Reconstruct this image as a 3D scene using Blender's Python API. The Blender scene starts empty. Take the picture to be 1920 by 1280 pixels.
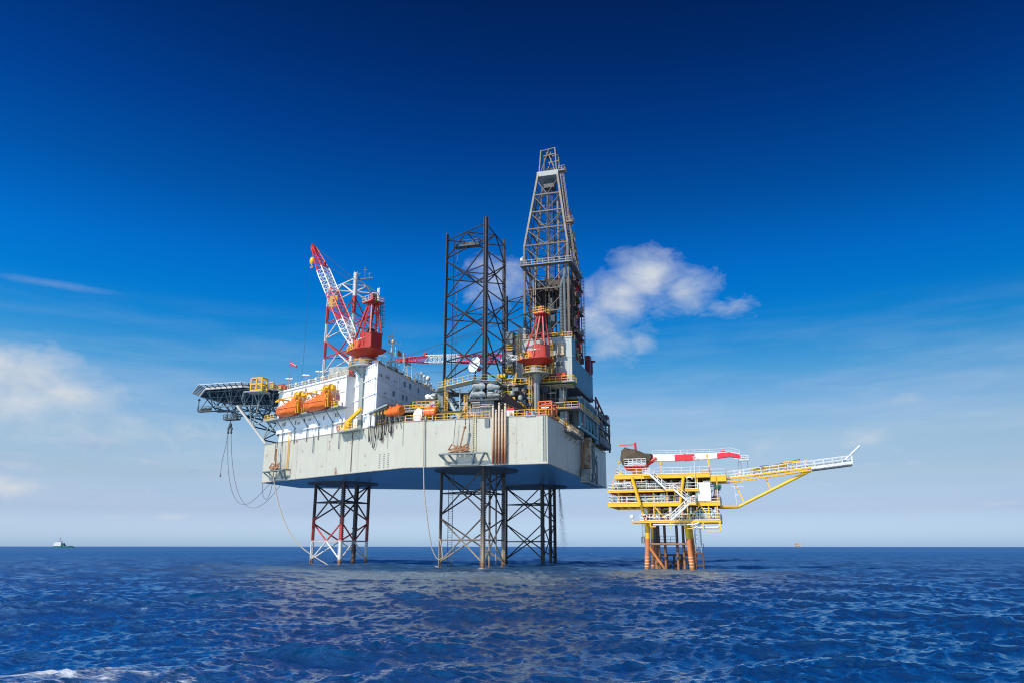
import bpy, math, random
import numpy as np
from mathutils import Vector, Matrix
rnd = random.Random(11)
sc = bpy.context.scene
COL = sc.collection
# ------------------------------------------------------------------ frames
# rig frame: x towards the stern, y away from the photographer, z up; origin at the near stern corner of the hull
ANG = math.radians(-16.5)
ORI = Vector((6.4, 137.0, 0.0))
RZ = Matrix.Rotation(ANG, 3, 'Z')
def world(p): return ORI + RZ @ Vector(p)
BASE = {}

class MB:
    def __init__(s): s.v=[]; s.f=[]; s.m=[]; s.c=0
    def add(s, vs, fs):
        n=len(s.v); s.v += [tuple(p) for p in vs]
        for f in fs: s.f.append([i+n for i in f]); s.m.append(s.c)
        return s
    def box(s,x0,x1,y0,y1,z0,z1):
        return s.add([(x0,y0,z0),(x1,y0,z0),(x1,y1,z0),(x0,y1,z0),(x0,y0,z1),(x1,y0,z1),(x1,y1,z1),(x0,y1,z1)],
          [(3,2,1,0),(4,5,6,7),(0,1,5,4),(1,2,6,5),(2,3,7,6),(3,0,4,7)])
    def cb(s,c,d): return s.box(c[0]-d[0]/2,c[0]+d[0]/2,c[1]-d[1]/2,c[1]+d[1]/2,c[2]-d[2]/2,c[2]+d[2]/2)
    def beam(s,p,q,w,h=None,up=(0,0,1)):
        h=h or w; p=Vector(p);q=Vector(q);d=(q-p)
        if d.length<1e-6: return s
        d.normalize(); u=Vector(up)
        if abs(d.dot(u))>.98: u=Vector((1,0,0))
        a=d.cross(u).normalized(); b=a.cross(d).normalized()
        r=[]
        for e in (p,q):
            for i,j in ((-1,-1),(1,-1),(1,1),(-1,1)): r.append(e+a*(i*w/2)+b*(j*h/2))
        return s.add(r,[(3,2,1,0),(4,5,6,7),(0,1,5,4),(1,2,6,5),(2,3,7,6),(3,0,4,7)])
    def tube(s,p,q,r,n=7,r2=None,cap=True):
        r2=r if r2 is None else r2
        p=Vector(p);q=Vector(q);d=q-p
        if d.length<1e-6: return s
        d.normalize(); u=Vector((0,0,1)) if abs(d.z)<.95 else Vector((1,0,0))
        a=d.cross(u).normalized(); b=d.cross(a)
        vs=[]
        for e,rr in ((p,r),(q,r2)):
            for i in range(n):
                t=2*math.pi*i/n; vs.append(e+a*(math.cos(t)*rr)+b*(math.sin(t)*rr))
        fs=[(i,(i+1)%n,n+(i+1)%n,n+i) for i in range(n)]
        if cap: fs += [tuple(range(n-1,-1,-1)),tuple(range(n,2*n))]
        return s.add(vs,fs)
    def path(s,pts,r,n=6):
        P=[Vector(p) for p in pts]; vs=[]; m=len(P)
        a=None
        for k in range(m):
            d=(P[min(k+1,m-1)]-P[max(k-1,0)]).normalized()
            if a is None:
                u=Vector((0,0,1)) if abs(d.z)<.95 else Vector((1,0,0)); a=d.cross(u).normalized()
            else: a=(a-d*a.dot(d)).normalized()
            b=d.cross(a)
            for i in range(n):
                t=2*math.pi*i/n; vs.append(P[k]+a*(math.cos(t)*r)+b*(math.sin(t)*r))
        fs=[]
        for k in range(m-1):
            for i in range(n): fs.append((k*n+i,k*n+(i+1)%n,(k+1)*n+(i+1)%n,(k+1)*n+i))
        fs += [tuple(range(n-1,-1,-1)),tuple(range((m-1)*n,m*n))]
        return s.add(vs,fs)
    def prism(s,poly,z0,z1):
        n=len(poly)
        return s.add([(x,y,z0) for x,y in poly]+[(x,y,z1) for x,y in poly],
          [tuple(range(n-1,-1,-1)),tuple(range(n,2*n))]+[(i,(i+1)%n,n+(i+1)%n,n+i) for i in range(n)])
    def lathe(s,c,prof,n=20,sx=1,sy=1):
        vs=[];m=len(prof)
        for r,z in prof:
            for i in range(n):
                t=2*math.pi*i/n; vs.append((c[0]+sx*r*math.cos(t),c[1]+sy*r*math.sin(t),c[2]+z))
        fs=[(k*n+i,k*n+(i+1)%n,(k+1)*n+(i+1)%n,(k+1)*n+i) for k in range(m-1) for i in range(n)]
        fs += [tuple(range(n-1,-1,-1)),tuple(range((m-1)*n,m*n))]
        return s.add(vs,fs)
    def sphere(s,c,r,n=12,m=8,sc=(1,1,1)):
        return s.lathe(c,[(max(1e-3,r*math.sin(math.pi*k/m))*sc[0],-r*math.cos(math.pi*k/m)*sc[2]) for k in range(m+1)],n)
    def rail(s,pts,h=1.1,step=1.6,r=.035,mids=1,closed=False):
        P=[Vector(p) for p in pts]
        if closed: P.append(P[0])
        for a,b in zip(P,P[1:]):
            L=(b-a).length; k=max(1,round(L/step))
            for i in range(k+1):
                q=a.lerp(b,i/k); s.beam(q,q+Vector((0,0,h)),r*2)
            for j in range(mids+1):
                z=Vector((0,0,h*(j+1)/(mids+1))); s.beam(a+z,b+z,r*2)
            s.beam(a+Vector((0,0,.07)),b+Vector((0,0,.07)),.03,.14)
        return s
    def ladder(s,p,q,w=.5,across=(1,0,0),r=.04,step=.4):
        p=Vector(p);q=Vector(q);a=Vector(across)*(w/2)
        s.beam(p-a,q-a,r*2); s.beam(p+a,q+a,r*2)
        k=int((q-p).length/step)
        for i in range(1,k):
            c=p.lerp(q,i/k); s.beam(c-a,c+a,r*1.2)
        return s
    def cage(s,p,q,out,w=.8,step=.9,across=(1,0,0)):
        p=Vector(p);q=Vector(q);o=Vector(out).normalized();a=Vector(across)
        k=max(2,int((q-p).length/step)); ring=[]
        for i in range(k+1):
            c=p.lerp(q,i/k)
            pts=[c+a*(w/2*math.cos(t))+o*(w*.9*math.sin(t)) for t in (0,math.pi*.25,math.pi*.5,math.pi*.75,math.pi)]
            for u,v in zip(pts,pts[1:]): s.beam(u,v,.06)
            ring.append(pts)
        for j in (1,2,3): s.beam(ring[0][j],ring[-1][j],.05)
        return s
    def build(s,name,mats,parent=None,rel=False,smooth=True):
        if not isinstance(mats,(list,tuple)): mats=[mats]
        b=Vector((0,0,0))
        if parent is not None and not rel:
            t=parent
            while t.parent: t=t.parent
            b=Vector(BASE[t.name])
        me=bpy.data.meshes.new(name)
        me.from_pydata([tuple(Vector(p)-b) for p in s.v],[],s.f)
        for m in mats: me.materials.append(m)
        me.polygons.foreach_set('material_index',s.m)
        if smooth:
            me.polygons.foreach_set('use_smooth',[True]*len(s.f))
            me.set_sharp_from_angle(angle=math.radians(35))
        me.update()
        o=bpy.data.objects.new(name,me); COL.objects.link(o)
        if parent is not None: o.parent=parent
        return o
def build_each(mb,name,mats,parent,smooth=True):
    """one part for every connected piece"""
    par=list(range(len(mb.v)))
    def find(a):
        while par[a]!=a: par[a]=par[par[a]]; a=par[a]
        return a
    for f in mb.f:
        r=find(f[0])
        for i in f[1:]: par[find(i)]=r
    groups={}
    for f,m in zip(mb.f,mb.m): groups.setdefault(find(f[0]),[]).append((f,m))
    for fs in groups.values():
        ids=sorted({i for f,_ in fs for i in f}); mp={i:k for k,i in enumerate(ids)}
        n=MB(); n.v=[mb.v[i] for i in ids]; n.f=[[mp[i] for i in f] for f,_ in fs]; n.m=[m for _,m in fs]
        n.build(name,mats,parent,smooth=smooth)
def tag(o,label=None,cat=None,group=None,kind=None):
    if label: o['label']=label
    if cat: o['category']=cat
    if group: o['group']=group
    if kind: o['kind']=kind
    return o
def place(o,base,rz=0.0):
    o.location=world(base); o.rotation_euler=(0,0,ANG+rz)
def thing(name,label,cat,base=(0,0,0),group=None,rz=0.0):
    o=bpy.data.objects.new(name,None); COL.objects.link(o); o.empty_display_size=.5
    BASE[o.name]=tuple(base); place(o,base,rz)
    return tag(o,label,cat,group)
def solo(name,mb,mats,label,cat,base,group=None,rel=False,rz=0.0,smooth=True):
    if not rel:
        b=Vector(base); mb.v=[tuple(Vector(p)-b) for p in mb.v]
    o=mb.build(name,mats,None,smooth=smooth); BASE[o.name]=tuple(base); place(o,base,rz)
    return tag(o,label,cat,group)
def copy_tree(o,parent=None):
    c=o.copy(); COL.objects.link(c)
    if parent: c.parent=parent
    for ch in list(o.children): copy_tree(ch,c)
    return c
def dup(root,base,rz=0.0,label=None):
    c=copy_tree(root); BASE[c.name]=tuple(base); place(c,base,rz)
    if label: c['label']=label
    return c
def lp(p,q,t): return Vector(p).lerp(Vector(q),t)

# ------------------------------------------------------------------ materials
class NT:
    def __init__(s,t): s.t=t
    def n(s,typ,**kw):
        o=s.t.nodes.new(typ)
        for k,v in kw.items(): setattr(o,k,v)
        return o
    def link(s,a,b): s.t.links.new(a,b)
    def val(s,sock,x):
        if hasattr(x,'links') or isinstance(x,bpy.types.NodeSocket): s.link(x,sock)
        else: sock.default_value=x
    def math(s,op,a,b=None,c=None,clamp=False):
        o=s.n('ShaderNodeMath',operation=op); o.use_clamp=clamp
        for i,x in enumerate((a,b,c)):
            if x is not None: s.val(o.inputs[i],x)
        return o.outputs[0]
    def vm(s,op,a,b=None):
        o=s.n('ShaderNodeVectorMath',operation=op); s.val(o.inputs[0],a)
        if b is not None: s.val(o.inputs[1],b)
        return o.outputs['Value'] if op in('LENGTH','DOT_PRODUCT','DISTANCE') else o.outputs[0]
    def noise(s,vec,scale,detail=4,rough=.55):
        o=s.n('ShaderNodeTexNoise'); s.link(vec,o.inputs['Vector']); o.inputs['Scale'].default_value=scale
        o.inputs['Detail'].default_value=detail; o.inputs['Roughness'].default_value=rough
        return o.outputs['Fac']
    def ramp(s,fac,els,interp='LINEAR'):
        o=s.n('ShaderNodeValToRGB'); s.link(fac,o.inputs[0]); r=o.color_ramp; r.interpolation=interp
        r.elements[0].position=els[0][0]; r.elements[0].color=(*els[0][1],1)
        r.elements[1].position=els[-1][0]; r.elements[1].color=(*els[-1][1],1)
        for p,c in els[1:-1]:
            e=r.elements.new(p); e.color=(*c,1)
        return o.outputs[0]
    def mix(s,f,a,b,blend='MIX'):
        o=s.n('ShaderNodeMix',data_type='RGBA',blend_type=blend); s.val(o.inputs[0],f)
        for k,x in ((6,a),(7,b)):
            if isinstance(x,tuple): o.inputs[k].default_value=(*x,1)
            else: s.link(x,o.inputs[k])
        return o.outputs[2]
    def maprange(s,x,a,b,c=0,d=1):
        o=s.n('ShaderNodeMapRange'); s.val(o.inputs[0],x)
        for i,k in enumerate((a,b,c,d)): s.val(o.inputs[i+1],k)
        return o.outputs[0]
RUST=(.19,.065,.025)
def base_mat(name):
    m=bpy.data.materials.new(name); m.use_nodes=True; t=NT(m.node_tree)
    return m,t,m.node_tree.nodes['Principled BSDF']
def M(name,col,rough=.5,metal=0.0,var=.18,scale=.5,rust=0.0,streak=0.0,grime=(.10,.085,.06),bump=0.0):
    m,t,p=base_mat(name)
    co=t.n('ShaderNodeTexCoord').outputs['Object']
    f=t.noise(co,scale,5)
    c=t.mix(f,tuple(x*(1-var) for x in col),tuple(min(1,x*(1+var)) for x in col))
    if streak:
        mp=t.n('ShaderNodeMapping'); mp.inputs['Scale'].default_value=(1.3,1.3,.09); t.link(co,mp.inputs[0])
        s=t.noise(mp.outputs[0],1.2,6,.65)
        c=t.mix(t.math('MULTIPLY',t.maprange(s,.5,.78),streak,clamp=True),c,grime)
    if rust:
        r=t.noise(co,scale*2.3,7,.7)
        mp=t.n('ShaderNodeMapping'); mp.inputs['Scale'].default_value=(1,1,.25); mp.inputs['Location'].default_value=(7,3,1); t.link(co,mp.inputs[0])
        r2=t.noise(mp.outputs[0],scale*1.3,4)
        k=t.maprange(t.math('MULTIPLY',r,r2),.36-.14*rust,.44-.12*rust)
        c=t.mix(t.math('MULTIPLY',k,.85),c,RUST)
    t.link(c,p.inputs['Base Color']); p.inputs['Metallic'].default_value=metal
    rr=t.maprange(f,.2,.8,rough*.8,min(1,rough*1.2)); t.link(rr,p.inputs['Roughness'])
    if bump:
        b=t.n('ShaderNodeBump'); b.inputs['Strength'].default_value=bump; b.inputs['Distance'].default_value=.05
        t.link(t.noise(co,scale*3,6),b.inputs['Height']); t.link(b.outputs[0],p.inputs['Normal'])
    return m
def zmat(name,bands,rough=.55,jit=.8,rust=.5,interp='LINEAR'):
    """paint that changes along the height of a tall thing (splash zone, warning bands)"""
    m,t,p=base_mat(name)
    co=t.n('ShaderNodeTexCoord').outputs['Object']
    sp=t.n('ShaderNodeSeparateXYZ'); t.link(co,sp.inputs[0])
    n=t.noise(co,1.1,5,.65)
    z=t.math('ADD',sp.outputs[2],t.math('MULTIPLY',t.math('SUBTRACT',n,.5),jit*2))
    lo,hi=bands[0][0],bands[-1][0]
    c=t.ramp(t.maprange(z,lo,hi),[((b-lo)/(hi-lo),k) for b,k in bands],interp)
    c=t.mix(t.noise(co,.7,5),c,t.mix(.3,c,(.02,.02,.02)))
    if rust:
        r=t.noise(co,2.2,7,.7); c=t.mix(t.math('MULTIPLY',t.maprange(r,.56,.66),rust),c,RUST)
    t.link(c,p.inputs['Base Color']); p.inputs['Roughness'].default_value=rough
    return m
HULL=M('hull paint',(.465,.45,.36),.45,var=.07,scale=.3,rust=.13,streak=.34,grime=(.26,.2,.13))
HULLB=M('sea-lit hull bottom',(.05,.165,.28),.32,var=.3,scale=.12)  # blue light thrown up by the sea is put into the colour
DARKWELL=M('well steel',(.03,.045,.06),.6)
GREY=M('light grey steel',(.29,.325,.30),.45,var=.12,rust=.25,streak=.25)
MGREY=M('grey steel',(.14,.165,.17),.5,var=.2,rust=.3,streak=.3)
DGREY=M('dark steel',(.05,.058,.062),.55,var=.3,rust=.3)
BLACK=M('black rubber',(.012,.012,.014),.6)
WHITE=M('white paint',(.78,.78,.76),.4,var=.05,rust=.12,streak=.3,grime=(.42,.34,.24))
WHITE2=M('white panel',(.84,.85,.86),.45,var=.07,rust=.1,streak=.35,grime=(.4,.36,.3))
YEL=M('yellow paint',(.80,.43,.008),.4,var=.12,rust=.12,streak=.2,grime=(.42,.2,.03))
RED=M('crane red paint',(.43,.026,.011),.42,var=.15,rust=.15,streak=.25,grime=(.16,.03,.02))
BRED=M('bright red paint',(.62,.02,.03),.4,var=.1)
DRED=M('dark red paint',(.2,.02,.03),.5,var=.2)
ORANGE=M('orange paint',(.80,.155,.012),.35,var=.08,streak=.2,grime=(.45,.09,.02))
ORANGED=M('faded orange paint',(.66,.14,.03),.5,var=.2,rust=.4)
RUSTM=M('rusty steel',(.30,.145,.065),.75,var=.4,scale=1.2,rust=.8)
CREAM=M('stained cream steel',(.52,.40,.26),.6,var=.3,rust=.5)
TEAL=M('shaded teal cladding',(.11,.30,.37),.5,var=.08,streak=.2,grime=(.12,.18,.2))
CLAD=M('pale grey cladding',(.43,.46,.43),.5,var=.08,streak=.3,rust=.1,grime=(.25,.2,.14))
GLASS=M('window glass',(.02,.05,.08),.12,var=.1)
ROPE=M('rope fibre',(.42,.36,.26),.8,var=.3,scale=3)
LINE=M('wire rope',(.05,.05,.055),.5)
HOSEG=M('grey hose',(.16,.15,.18),.6)
TARP=M('brown tarpaulin',(.085,.06,.035),.8,var=.35,scale=1.3,bump=.6)
GREENM=M('green paint',(.03,.32,.14),.45)
BLUE=M('blue tank paint',(.015,.05,.30),.4)
PIPEW=M('pipe aluminium',(.62,.62,.6),.35,metal=.3,var=.2,rust=.25,scale=.9)
DRILLM=M('derrick galvanised steel',(.105,.087,.068),.5,var=.25,rust=.45,scale=.8)
BROWN=M('drill pipe steel',(.075,.048,.034),.6,var=.35,scale=1)
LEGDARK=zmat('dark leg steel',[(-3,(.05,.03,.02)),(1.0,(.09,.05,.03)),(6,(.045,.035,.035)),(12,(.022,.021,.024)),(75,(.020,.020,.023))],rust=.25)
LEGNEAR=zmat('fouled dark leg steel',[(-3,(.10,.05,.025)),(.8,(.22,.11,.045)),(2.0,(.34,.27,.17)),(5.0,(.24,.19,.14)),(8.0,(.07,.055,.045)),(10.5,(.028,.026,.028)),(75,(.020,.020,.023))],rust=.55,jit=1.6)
W_=(.72,.70,.66); R_=(.52,.045,.035)
def _bands():
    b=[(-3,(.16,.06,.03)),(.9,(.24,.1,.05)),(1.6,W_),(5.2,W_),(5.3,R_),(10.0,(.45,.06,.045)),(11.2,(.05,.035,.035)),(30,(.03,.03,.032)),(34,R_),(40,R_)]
    z=40.0; k=0; cs=(R_,W_)
    while z<62.5:
        b += [(z+.02,cs[k%2]),(z+4.53,cs[k%2])]; z+=4.55; k+=1
    b += [(z+.02,W_),(75,W_)]
    return b
LEGBAND=zmat('red and white banded leg',_bands(),jit=.12,rust=.22)
JACKET=zmat('jacket leg paint',[(-3,(.2,.07,.02)),(.7,(.40,.16,.03)),(1.2,(.62,.20,.05)),(5.3,(.60,.18,.045)),(5.4,(.62,.18,.05)),(5.55,(.78,.46,.015)),(12,(.8,.47,.012))],jit=.12,rust=.3)
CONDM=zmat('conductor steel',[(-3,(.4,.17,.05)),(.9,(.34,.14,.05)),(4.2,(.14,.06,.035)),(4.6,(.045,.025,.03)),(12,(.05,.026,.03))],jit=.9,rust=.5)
RISER=zmat('stained riser pipe',[(17,(.16,.05,.022)),(20.0,(.20,.065,.028)),(21.3,(.40,.2,.1)),(23.5,(.62,.40,.23)),(26,(.70,.52,.36)),(31,(.72,.60,.48))],jit=1.6,rust=.35)
# ------------------------------------------------------------------ jack-up hull
ZB, ZT = 18.33, 27.1
HP=[(0,0),(-28,0),(-74,22.5),(-74,39.5),(-28,62),(0,62)]
LEGC={'near':(-16.6,9.0),'stern':(-16.6,53.0),'bow':(-57.5,31.0)}
TI=Vector((-.898,.439,0)); NI=Vector((.439,.898,0))        # along the bow flank, and into the hull from it
def ab(t,d,z): return Vector((-28,0,0))+TI*t+NI*d+Vector((0,0,z))   # t metres along the flank, d metres inboard
hull=thing('rig_hull','huge pale grey floating hull of the jack-up rig, raised on lattice legs','rig hull',(0,0,ZB))
b=MB()
n=len(HP)
b.add([(x,y,ZB) for x,y in HP]+[(x,y,ZT) for x,y in HP],[(i,i+n,(i+1)%n+n,(i+1)%n) for i in range(n)])
b.build('side_shell',HULL,hull,smooth=False)
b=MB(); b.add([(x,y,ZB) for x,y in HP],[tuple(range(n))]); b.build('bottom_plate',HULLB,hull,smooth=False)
b=MB(); b.add([(x,y,ZT) for x,y in HP],[tuple(range(n-1,-1,-1))]); b.build('main_deck',MGREY,hull,smooth=False)
for k,(cx,cy) in LEGC.items():
    b=MB(); m=36
    b.add([(cx+8.2*math.cos(2*math.pi*i/m),cy+8.2*math.sin(2*math.pi*i/m),ZB-.02) for i in range(m)]+[(cx+8.2*math.cos(2*math.pi*i/m),cy+8.2*math.sin(2*math.pi*i/m),ZB-.16) for i in range(m)],
      [tuple(range(m,2*m))]+[(i,(i+1)%m,m+(i+1)%m,m+i) for i in range(m)])
    b.build('spudcan_well',DARKWELL,hull,smooth=False)
# bilge edge bar and plate seams
b=MB()
for i in range(n):
    p,q=HP[i],HP[(i+1)%n]; b.beam((*p,ZB+.02),(*q,ZB+.02),.16,.12)
    b.beam((*p,ZT),(*q,ZT),.18,.14)
b.build('edge_bar',M('edge steel',(.30,.25,.2),.6,rust=.5),hull)
b=MB()
for x in (-14.4,-23.8,-5.8): b.box(x-.018,x+.018,-.02,.04,ZB+.1,ZT-.1)
for t in (14.4,25.5,37.0): 
    p=ab(t,0,ZB+.1); q=ab(t,0,ZT-.1); b.beam(p,q,.04,.04)
for y in (8,16,24,46,54): b.box(-.04,.02,y-.018,y+.018,ZB+.1,ZT-.1)
b.build('plate_seams',M('seam paint',(.30,.30,.27),.5,rust=.4),hull)
# drain pipe on the flank and welded rungs
b=MB(); b.tube(ab(16.6,-.12,ZB+.3),ab(16.6,-.12,ZT),.09); b.build('drain_pipe',M('drain steel',(.22,.17,.13),.6,rust=.6),hull)
b=MB(); b.ladder((-.55,-.12,ZB+.4),(-.55,-.12,ZT),.42,step=.35); b.build('hull_ladder',MGREY,hull)
b=MB(); b.ladder((-13.9,-.18,20.9),(-13.9,-.18,ZT+1),.5,r=.045); b.build('hull_ladder',M('ladder paint',(.62,.55,.3),.5,rust=.4),hull)
p=ab(40.5,-.18,0); b=MB(); b.ladder((p.x,p.y,20.3),(p.x,p.y,29),.55,across=TI,r=.05); b.build('hull_ladder',YEL,hull)
b=MB(); 
for k in range(9): b.box(-1.0,-.93,-.03,.0,ZB+.6+k*.9,ZB+.75+k*.9)
for xx in (-34.6,-33.4,-32.2):
    for k in range(7):
        p=Vector((xx,0,0)); t=(xx+28)/-.898; q=ab(t,-.02,ZB+.55+k*.42); b.beam(q-TI*.22,q+TI*.22,.05,.13)
b.build('draught_mark',M('mark paint',(.16,.17,.17),.6),hull)
# yellow deck rails along the near edge, the flank and the stern
for pts in ([(-28,.12,ZT),(-11,.12,ZT)],[(-7.2,.12,ZT),(-.12,.12,ZT),(-.12,24,ZT)],[ab(.2,.12,ZT),ab(9.5,.12,ZT)],[(-.12,43,ZT),(-.12,61.8,ZT)]):
    b=MB(); b.rail(pts,1.15,1.5,.045); b.build('deck_railing',YEL,hull)
# crane ledge bracket on the flank
b=MB(); 
b.add([ab(12.8,-.02,27.0),ab(20.6,-.02,27.0),ab(19.6,-1.9,27.0),ab(13.2,-1.9,27.0),ab(12.8,-.02,26.7),ab(20.6,-.02,26.7),ab(19.6,-1.9,26.7),ab(13.2,-1.9,26.7)],
  [(0,1,2,3),(7,6,5,4),(3,2,6,7),(0,3,7,4),(1,5,6,2)])
for t in (14.2,16.2,18.2): b.beam(ab(t,-1.7,26.7),ab(t,-.05,24.8),.09)
b.beam(ab(13.0,-.6,26.7),ab(12.0,-.1,25.0),.1)
b.build('crane_ledge',GREY,hull)
b=MB(); b.rail([ab(20.5,-.1,27),ab(19.6,-1.85,27),ab(13.3,-1.85,27)],1.15,1.2,.045); b.build('ledge_railing',YEL,hull)
b=MB(); b.box(-4.2,-2.2,-.25,.1,ZT-.1,ZT+.12)
for x in (-3.8,-2.7): b.lathe((x,-.02,ZT+.1),[(.22,0),(.22,.5),(.3,.55),(.3,.7)],10)
b.build('bollard',GREY,hull)
b=MB(); b.box(-11.9,-11.0,-.28,-.02,25.4,26.9); b.box(-11.85,-11.05,-.3,-.27,25.9,26.5); b.build('chain_fairlead',MGREY,hull)
b=MB(); 
for t,d in ((30.5,0),(21,0)): b.beam(ab(t,-.3,27.5),ab(t,-.3,23.6),.14)
build_each(b,'pipe_guide',MGREY,hull)

# anchor racks (bolsters) and anchors
def rack(P):        # P(along, out, z)
    b=MB(); w=.28
    T=[P(-4.45,1.6,20.45),P(4.45,1.6,20.45)]
    Bt=[P(-2.85,.15,18.65),P(2.85,.15,18.65)]
    b.beam(T[0],T[1],.5,.24); b.beam(Bt[0],Bt[1],w)
    b.beam(T[0],Bt[0],w); b.beam(T[1],Bt[1],w)
    b.beam(P(-2.6,1.6,20.4),P(-1.5,.15,18.65),w); b.beam(P(2.6,1.6,20.4),P(1.5,.15,18.65),w)
    for a in (-4.3,-1.4,1.4,4.3): b.beam(P(a,1.6,20.45),P(a,.0,20.5),w)
    return b
mid=lambda a,o,z: Vector((-15.8+a,-o,z))
bow=lambda a,o,z: ab(43.6+a*1.0,-o,z)
RK=M('rack paint',(.17,.21,.215),.5,rust=.3); s=rack(mid); s.build('anchor_rack',RK,hull); s=rack(bow); s.build('anchor_rack',RK,hull)
def anchor(P):
    b=MB()
    A=P(.35,1.2,25.2); Bm=P(-.45,1.5,21.3)
    b.beam(A,Bm,.34,.26)                                    # shank
    for sg in (-1,1):                                       # flukes: open frames with a plate at the root
        A1,A2,A3,A4=P(-.5+sg*.25,1.3,21.5),P(-.5+sg*1.5,1.5,22.2),P(-.5+sg*2.0,1.9,21.2),P(-.5+sg*.5,1.8,20.7)
        for u,v in ((A1,A2),(A2,A3),(A3,A4),(A4,A1),(A1,A3)): b.beam(u,v,.2)
        g=[A1,A1.lerp(A2,.6),A4.lerp(A3,.35),A4]; h=[v+Vector((0,.12,.06)) for v in g]
        b.add(g+h,[(0,1,2,3),(7,6,5,4),(0,4,5,1),(1,5,6,2),(2,6,7,3),(3,7,4,0)])
    b.beam(P(-1.5,1.6,21.0),P(.9,1.7,21.4),.35); b.beam(P(-1.2,1.2,21.9),P(.6,1.3,21.6),.18)
    b.beam(P(-2.6,1.5,20.75),P(1.6,1.5,20.75),.2)             # stock
    b.lathe(P(.38,1.2,25.2),[(.24,-.1),(.3,.1),(.2,.3)],10)
    return b
def chain(P,a0,z0,z1):
    b=MB(); k=int((z0-z1)/.3)
    for i in range(k):
        c=P(a0,1.0,z0-i*.3); d=.1 if i%2 else .03
        b.cb(c,(d*2,.2-d*1.4+.02,.34))
    return b
for P,lab in ((mid,'rusty anchor hung on the hull side beside the five rusty pipes'),(bow,'rusty anchor hung at the bow end of the hull below the helideck')):
    base=P(0,1.4,20.7); a=thing('anchor',lab,'anchor',tuple(base),'anchors on the hull side')
    anchor(P).build('anchor_body',RUSTM,a); chain(P,.4,27.0,25.3).build('chain',DGREY,a)
    b=MB(); b.tube(P(1.2,.9,27.0),P(1.3,.9,22.9),.06); b.tube(P(-1.6,.9,26.8),P(-1.9,.9,22.4),.05); build_each(b,'pennant_wire',DGREY,a)

# five riser pipes, each its own length
for i,(x,zt) in enumerate(((-10.15,29.05),(-9.57,28.2),(-8.98,29.5),(-8.38,28.2),(-7.8,29.3))):
    b=MB(); y=-.55
    b.tube((x,y,18.45),(x,y,zt-.35),.215,12); b.lathe((x,y,zt-.35),[(.215,0),(.215,.06),(.12,.1),(.12,.2),(.21,.26),(.22,.42),(.12,.55)],12)
    lab=('rusty riser pipe closest to the hanging anchor, outermost of five','short rusty riser pipe, second of five counted from the anchor','tallest, middle one of the five rusty riser pipes','short rusty riser pipe, second of five counted from the white locker','rusty riser pipe closest to the white locker, outermost of five')[i]
    solo('riser_pipe',b,RISER,lab,'pipe',(x,y,0),'rusty riser pipes on the hull side')
b=MB()
for z in (25.1,20.4): b.box(-10.5,-7.45,-.34,-.02,z-.07,z+.07)
build_each(b,'pipe_clamp',RUSTM,hull)

# ------------------------------------------------------------------ lattice legs
ZL=68.6
def leg(name,label,c,mat,k_=1.0):
    cx,cy=c; L=thing(name,label,'rig leg',(cx,cy,0),'lattice legs of the jack-up rig')
    off=[(-7.22,0),(3.61,-6.25),(3.61,6.25)]
    ch=[(cx+a,cy+d) for a,d in off]
    top=[ZL+.3,ZL+.3,ZL+.3]
    for (x,y),(ox,oy) in zip(ch,off):
        b=MB(); b.tube((x,y,-4),(x,y,ZL),.30*k_,12)
        u=Vector((ox,oy,0)).normalized(); t=Vector((-u.y,u.x,0))
        o=b.build('chord',mat,L)
        b=MB(); p=Vector((x,y,0))
        b.beam(p-t*.34+Vector((0,0,-4)),p-t*.34+Vector((0,0,ZL+.25)),.14,.16,up=u); b.beam(p+t*.34+Vector((0,0,-4)),p+t*.34+Vector((0,0,ZL+.25)),.14,.16,up=u)
        z=-3.0
        while z<ZL:
            for sg in (-1,1):
                if 18.6<z<26.5: continue
                q=p+t*(sg*.47); b.cb(q+Vector((0,0,z)),(.16,.16,.2))
            z+=.42
        b.build('rack',mat,o)
    for i in range(3):
        (x0,y0),(x1,y1)=ch[i],ch[(i+1)%3]
        b=MB(); z=.77-8.87
        while z<ZL-1:
            n0=z; n1=z+8.87; zm=z+4.43
            def cl(p,q):                                   # keep inside the leg's length
                if p.z>67.2: return
                if q.z>67.3: q=p.lerp(q,(67.3-p.z)/(q.z-p.z))
                if p.z<-4 and q.z<-4: return
                b.tube(p,q,.145*k_,7)
            A0,A1=Vector((x0,y0,n0+.35)),Vector((x0,y0,n1-.35)); B0,B1=Vector((x1,y1,n0+.35)),Vector((x1,y1,n1-.35))
            cl(A0,B1); cl(B0,A1)
            if -4<zm<ZL:
                b.tube((x0,y0,zm),(x1,y1,zm),.125*k_,7)
                xn,yn=ch[(i+2)%3]; m1=((x0+x1)/2,(y0+y1)/2,zm); m2=((x1+xn)/2,(y1+yn)/2,zm); b.tube(m1,m2,.10,6)
            z+=8.87
        b.build('lattice_bracing',mat,L)
    return L,ch
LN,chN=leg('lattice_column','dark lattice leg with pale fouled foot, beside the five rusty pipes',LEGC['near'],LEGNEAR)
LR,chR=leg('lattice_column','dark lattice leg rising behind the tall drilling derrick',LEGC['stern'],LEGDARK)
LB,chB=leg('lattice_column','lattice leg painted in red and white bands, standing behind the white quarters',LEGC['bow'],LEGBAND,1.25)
b=MB(); b.ladder((-22.6,11.0,-1),(-22.6,11.0,66.5),.9,across=(1,0,0),r=.045,step=.45); b.build('ladder',DGREY,LN)
b=MB(); b.box(-22.9,-17.3,10.6,12.2,66.3,66.5); b.rail([(-22.9,10.6,66.5),(-17.3,10.6,66.5),(-17.3,12.2,66.5),(-22.9,12.2,66.5)],1.1,1.4,.04,closed=True); b.box(-21.5,-18,11,12,66.5,67.2); b.build('top_platform',DGREY,LN)
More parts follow.
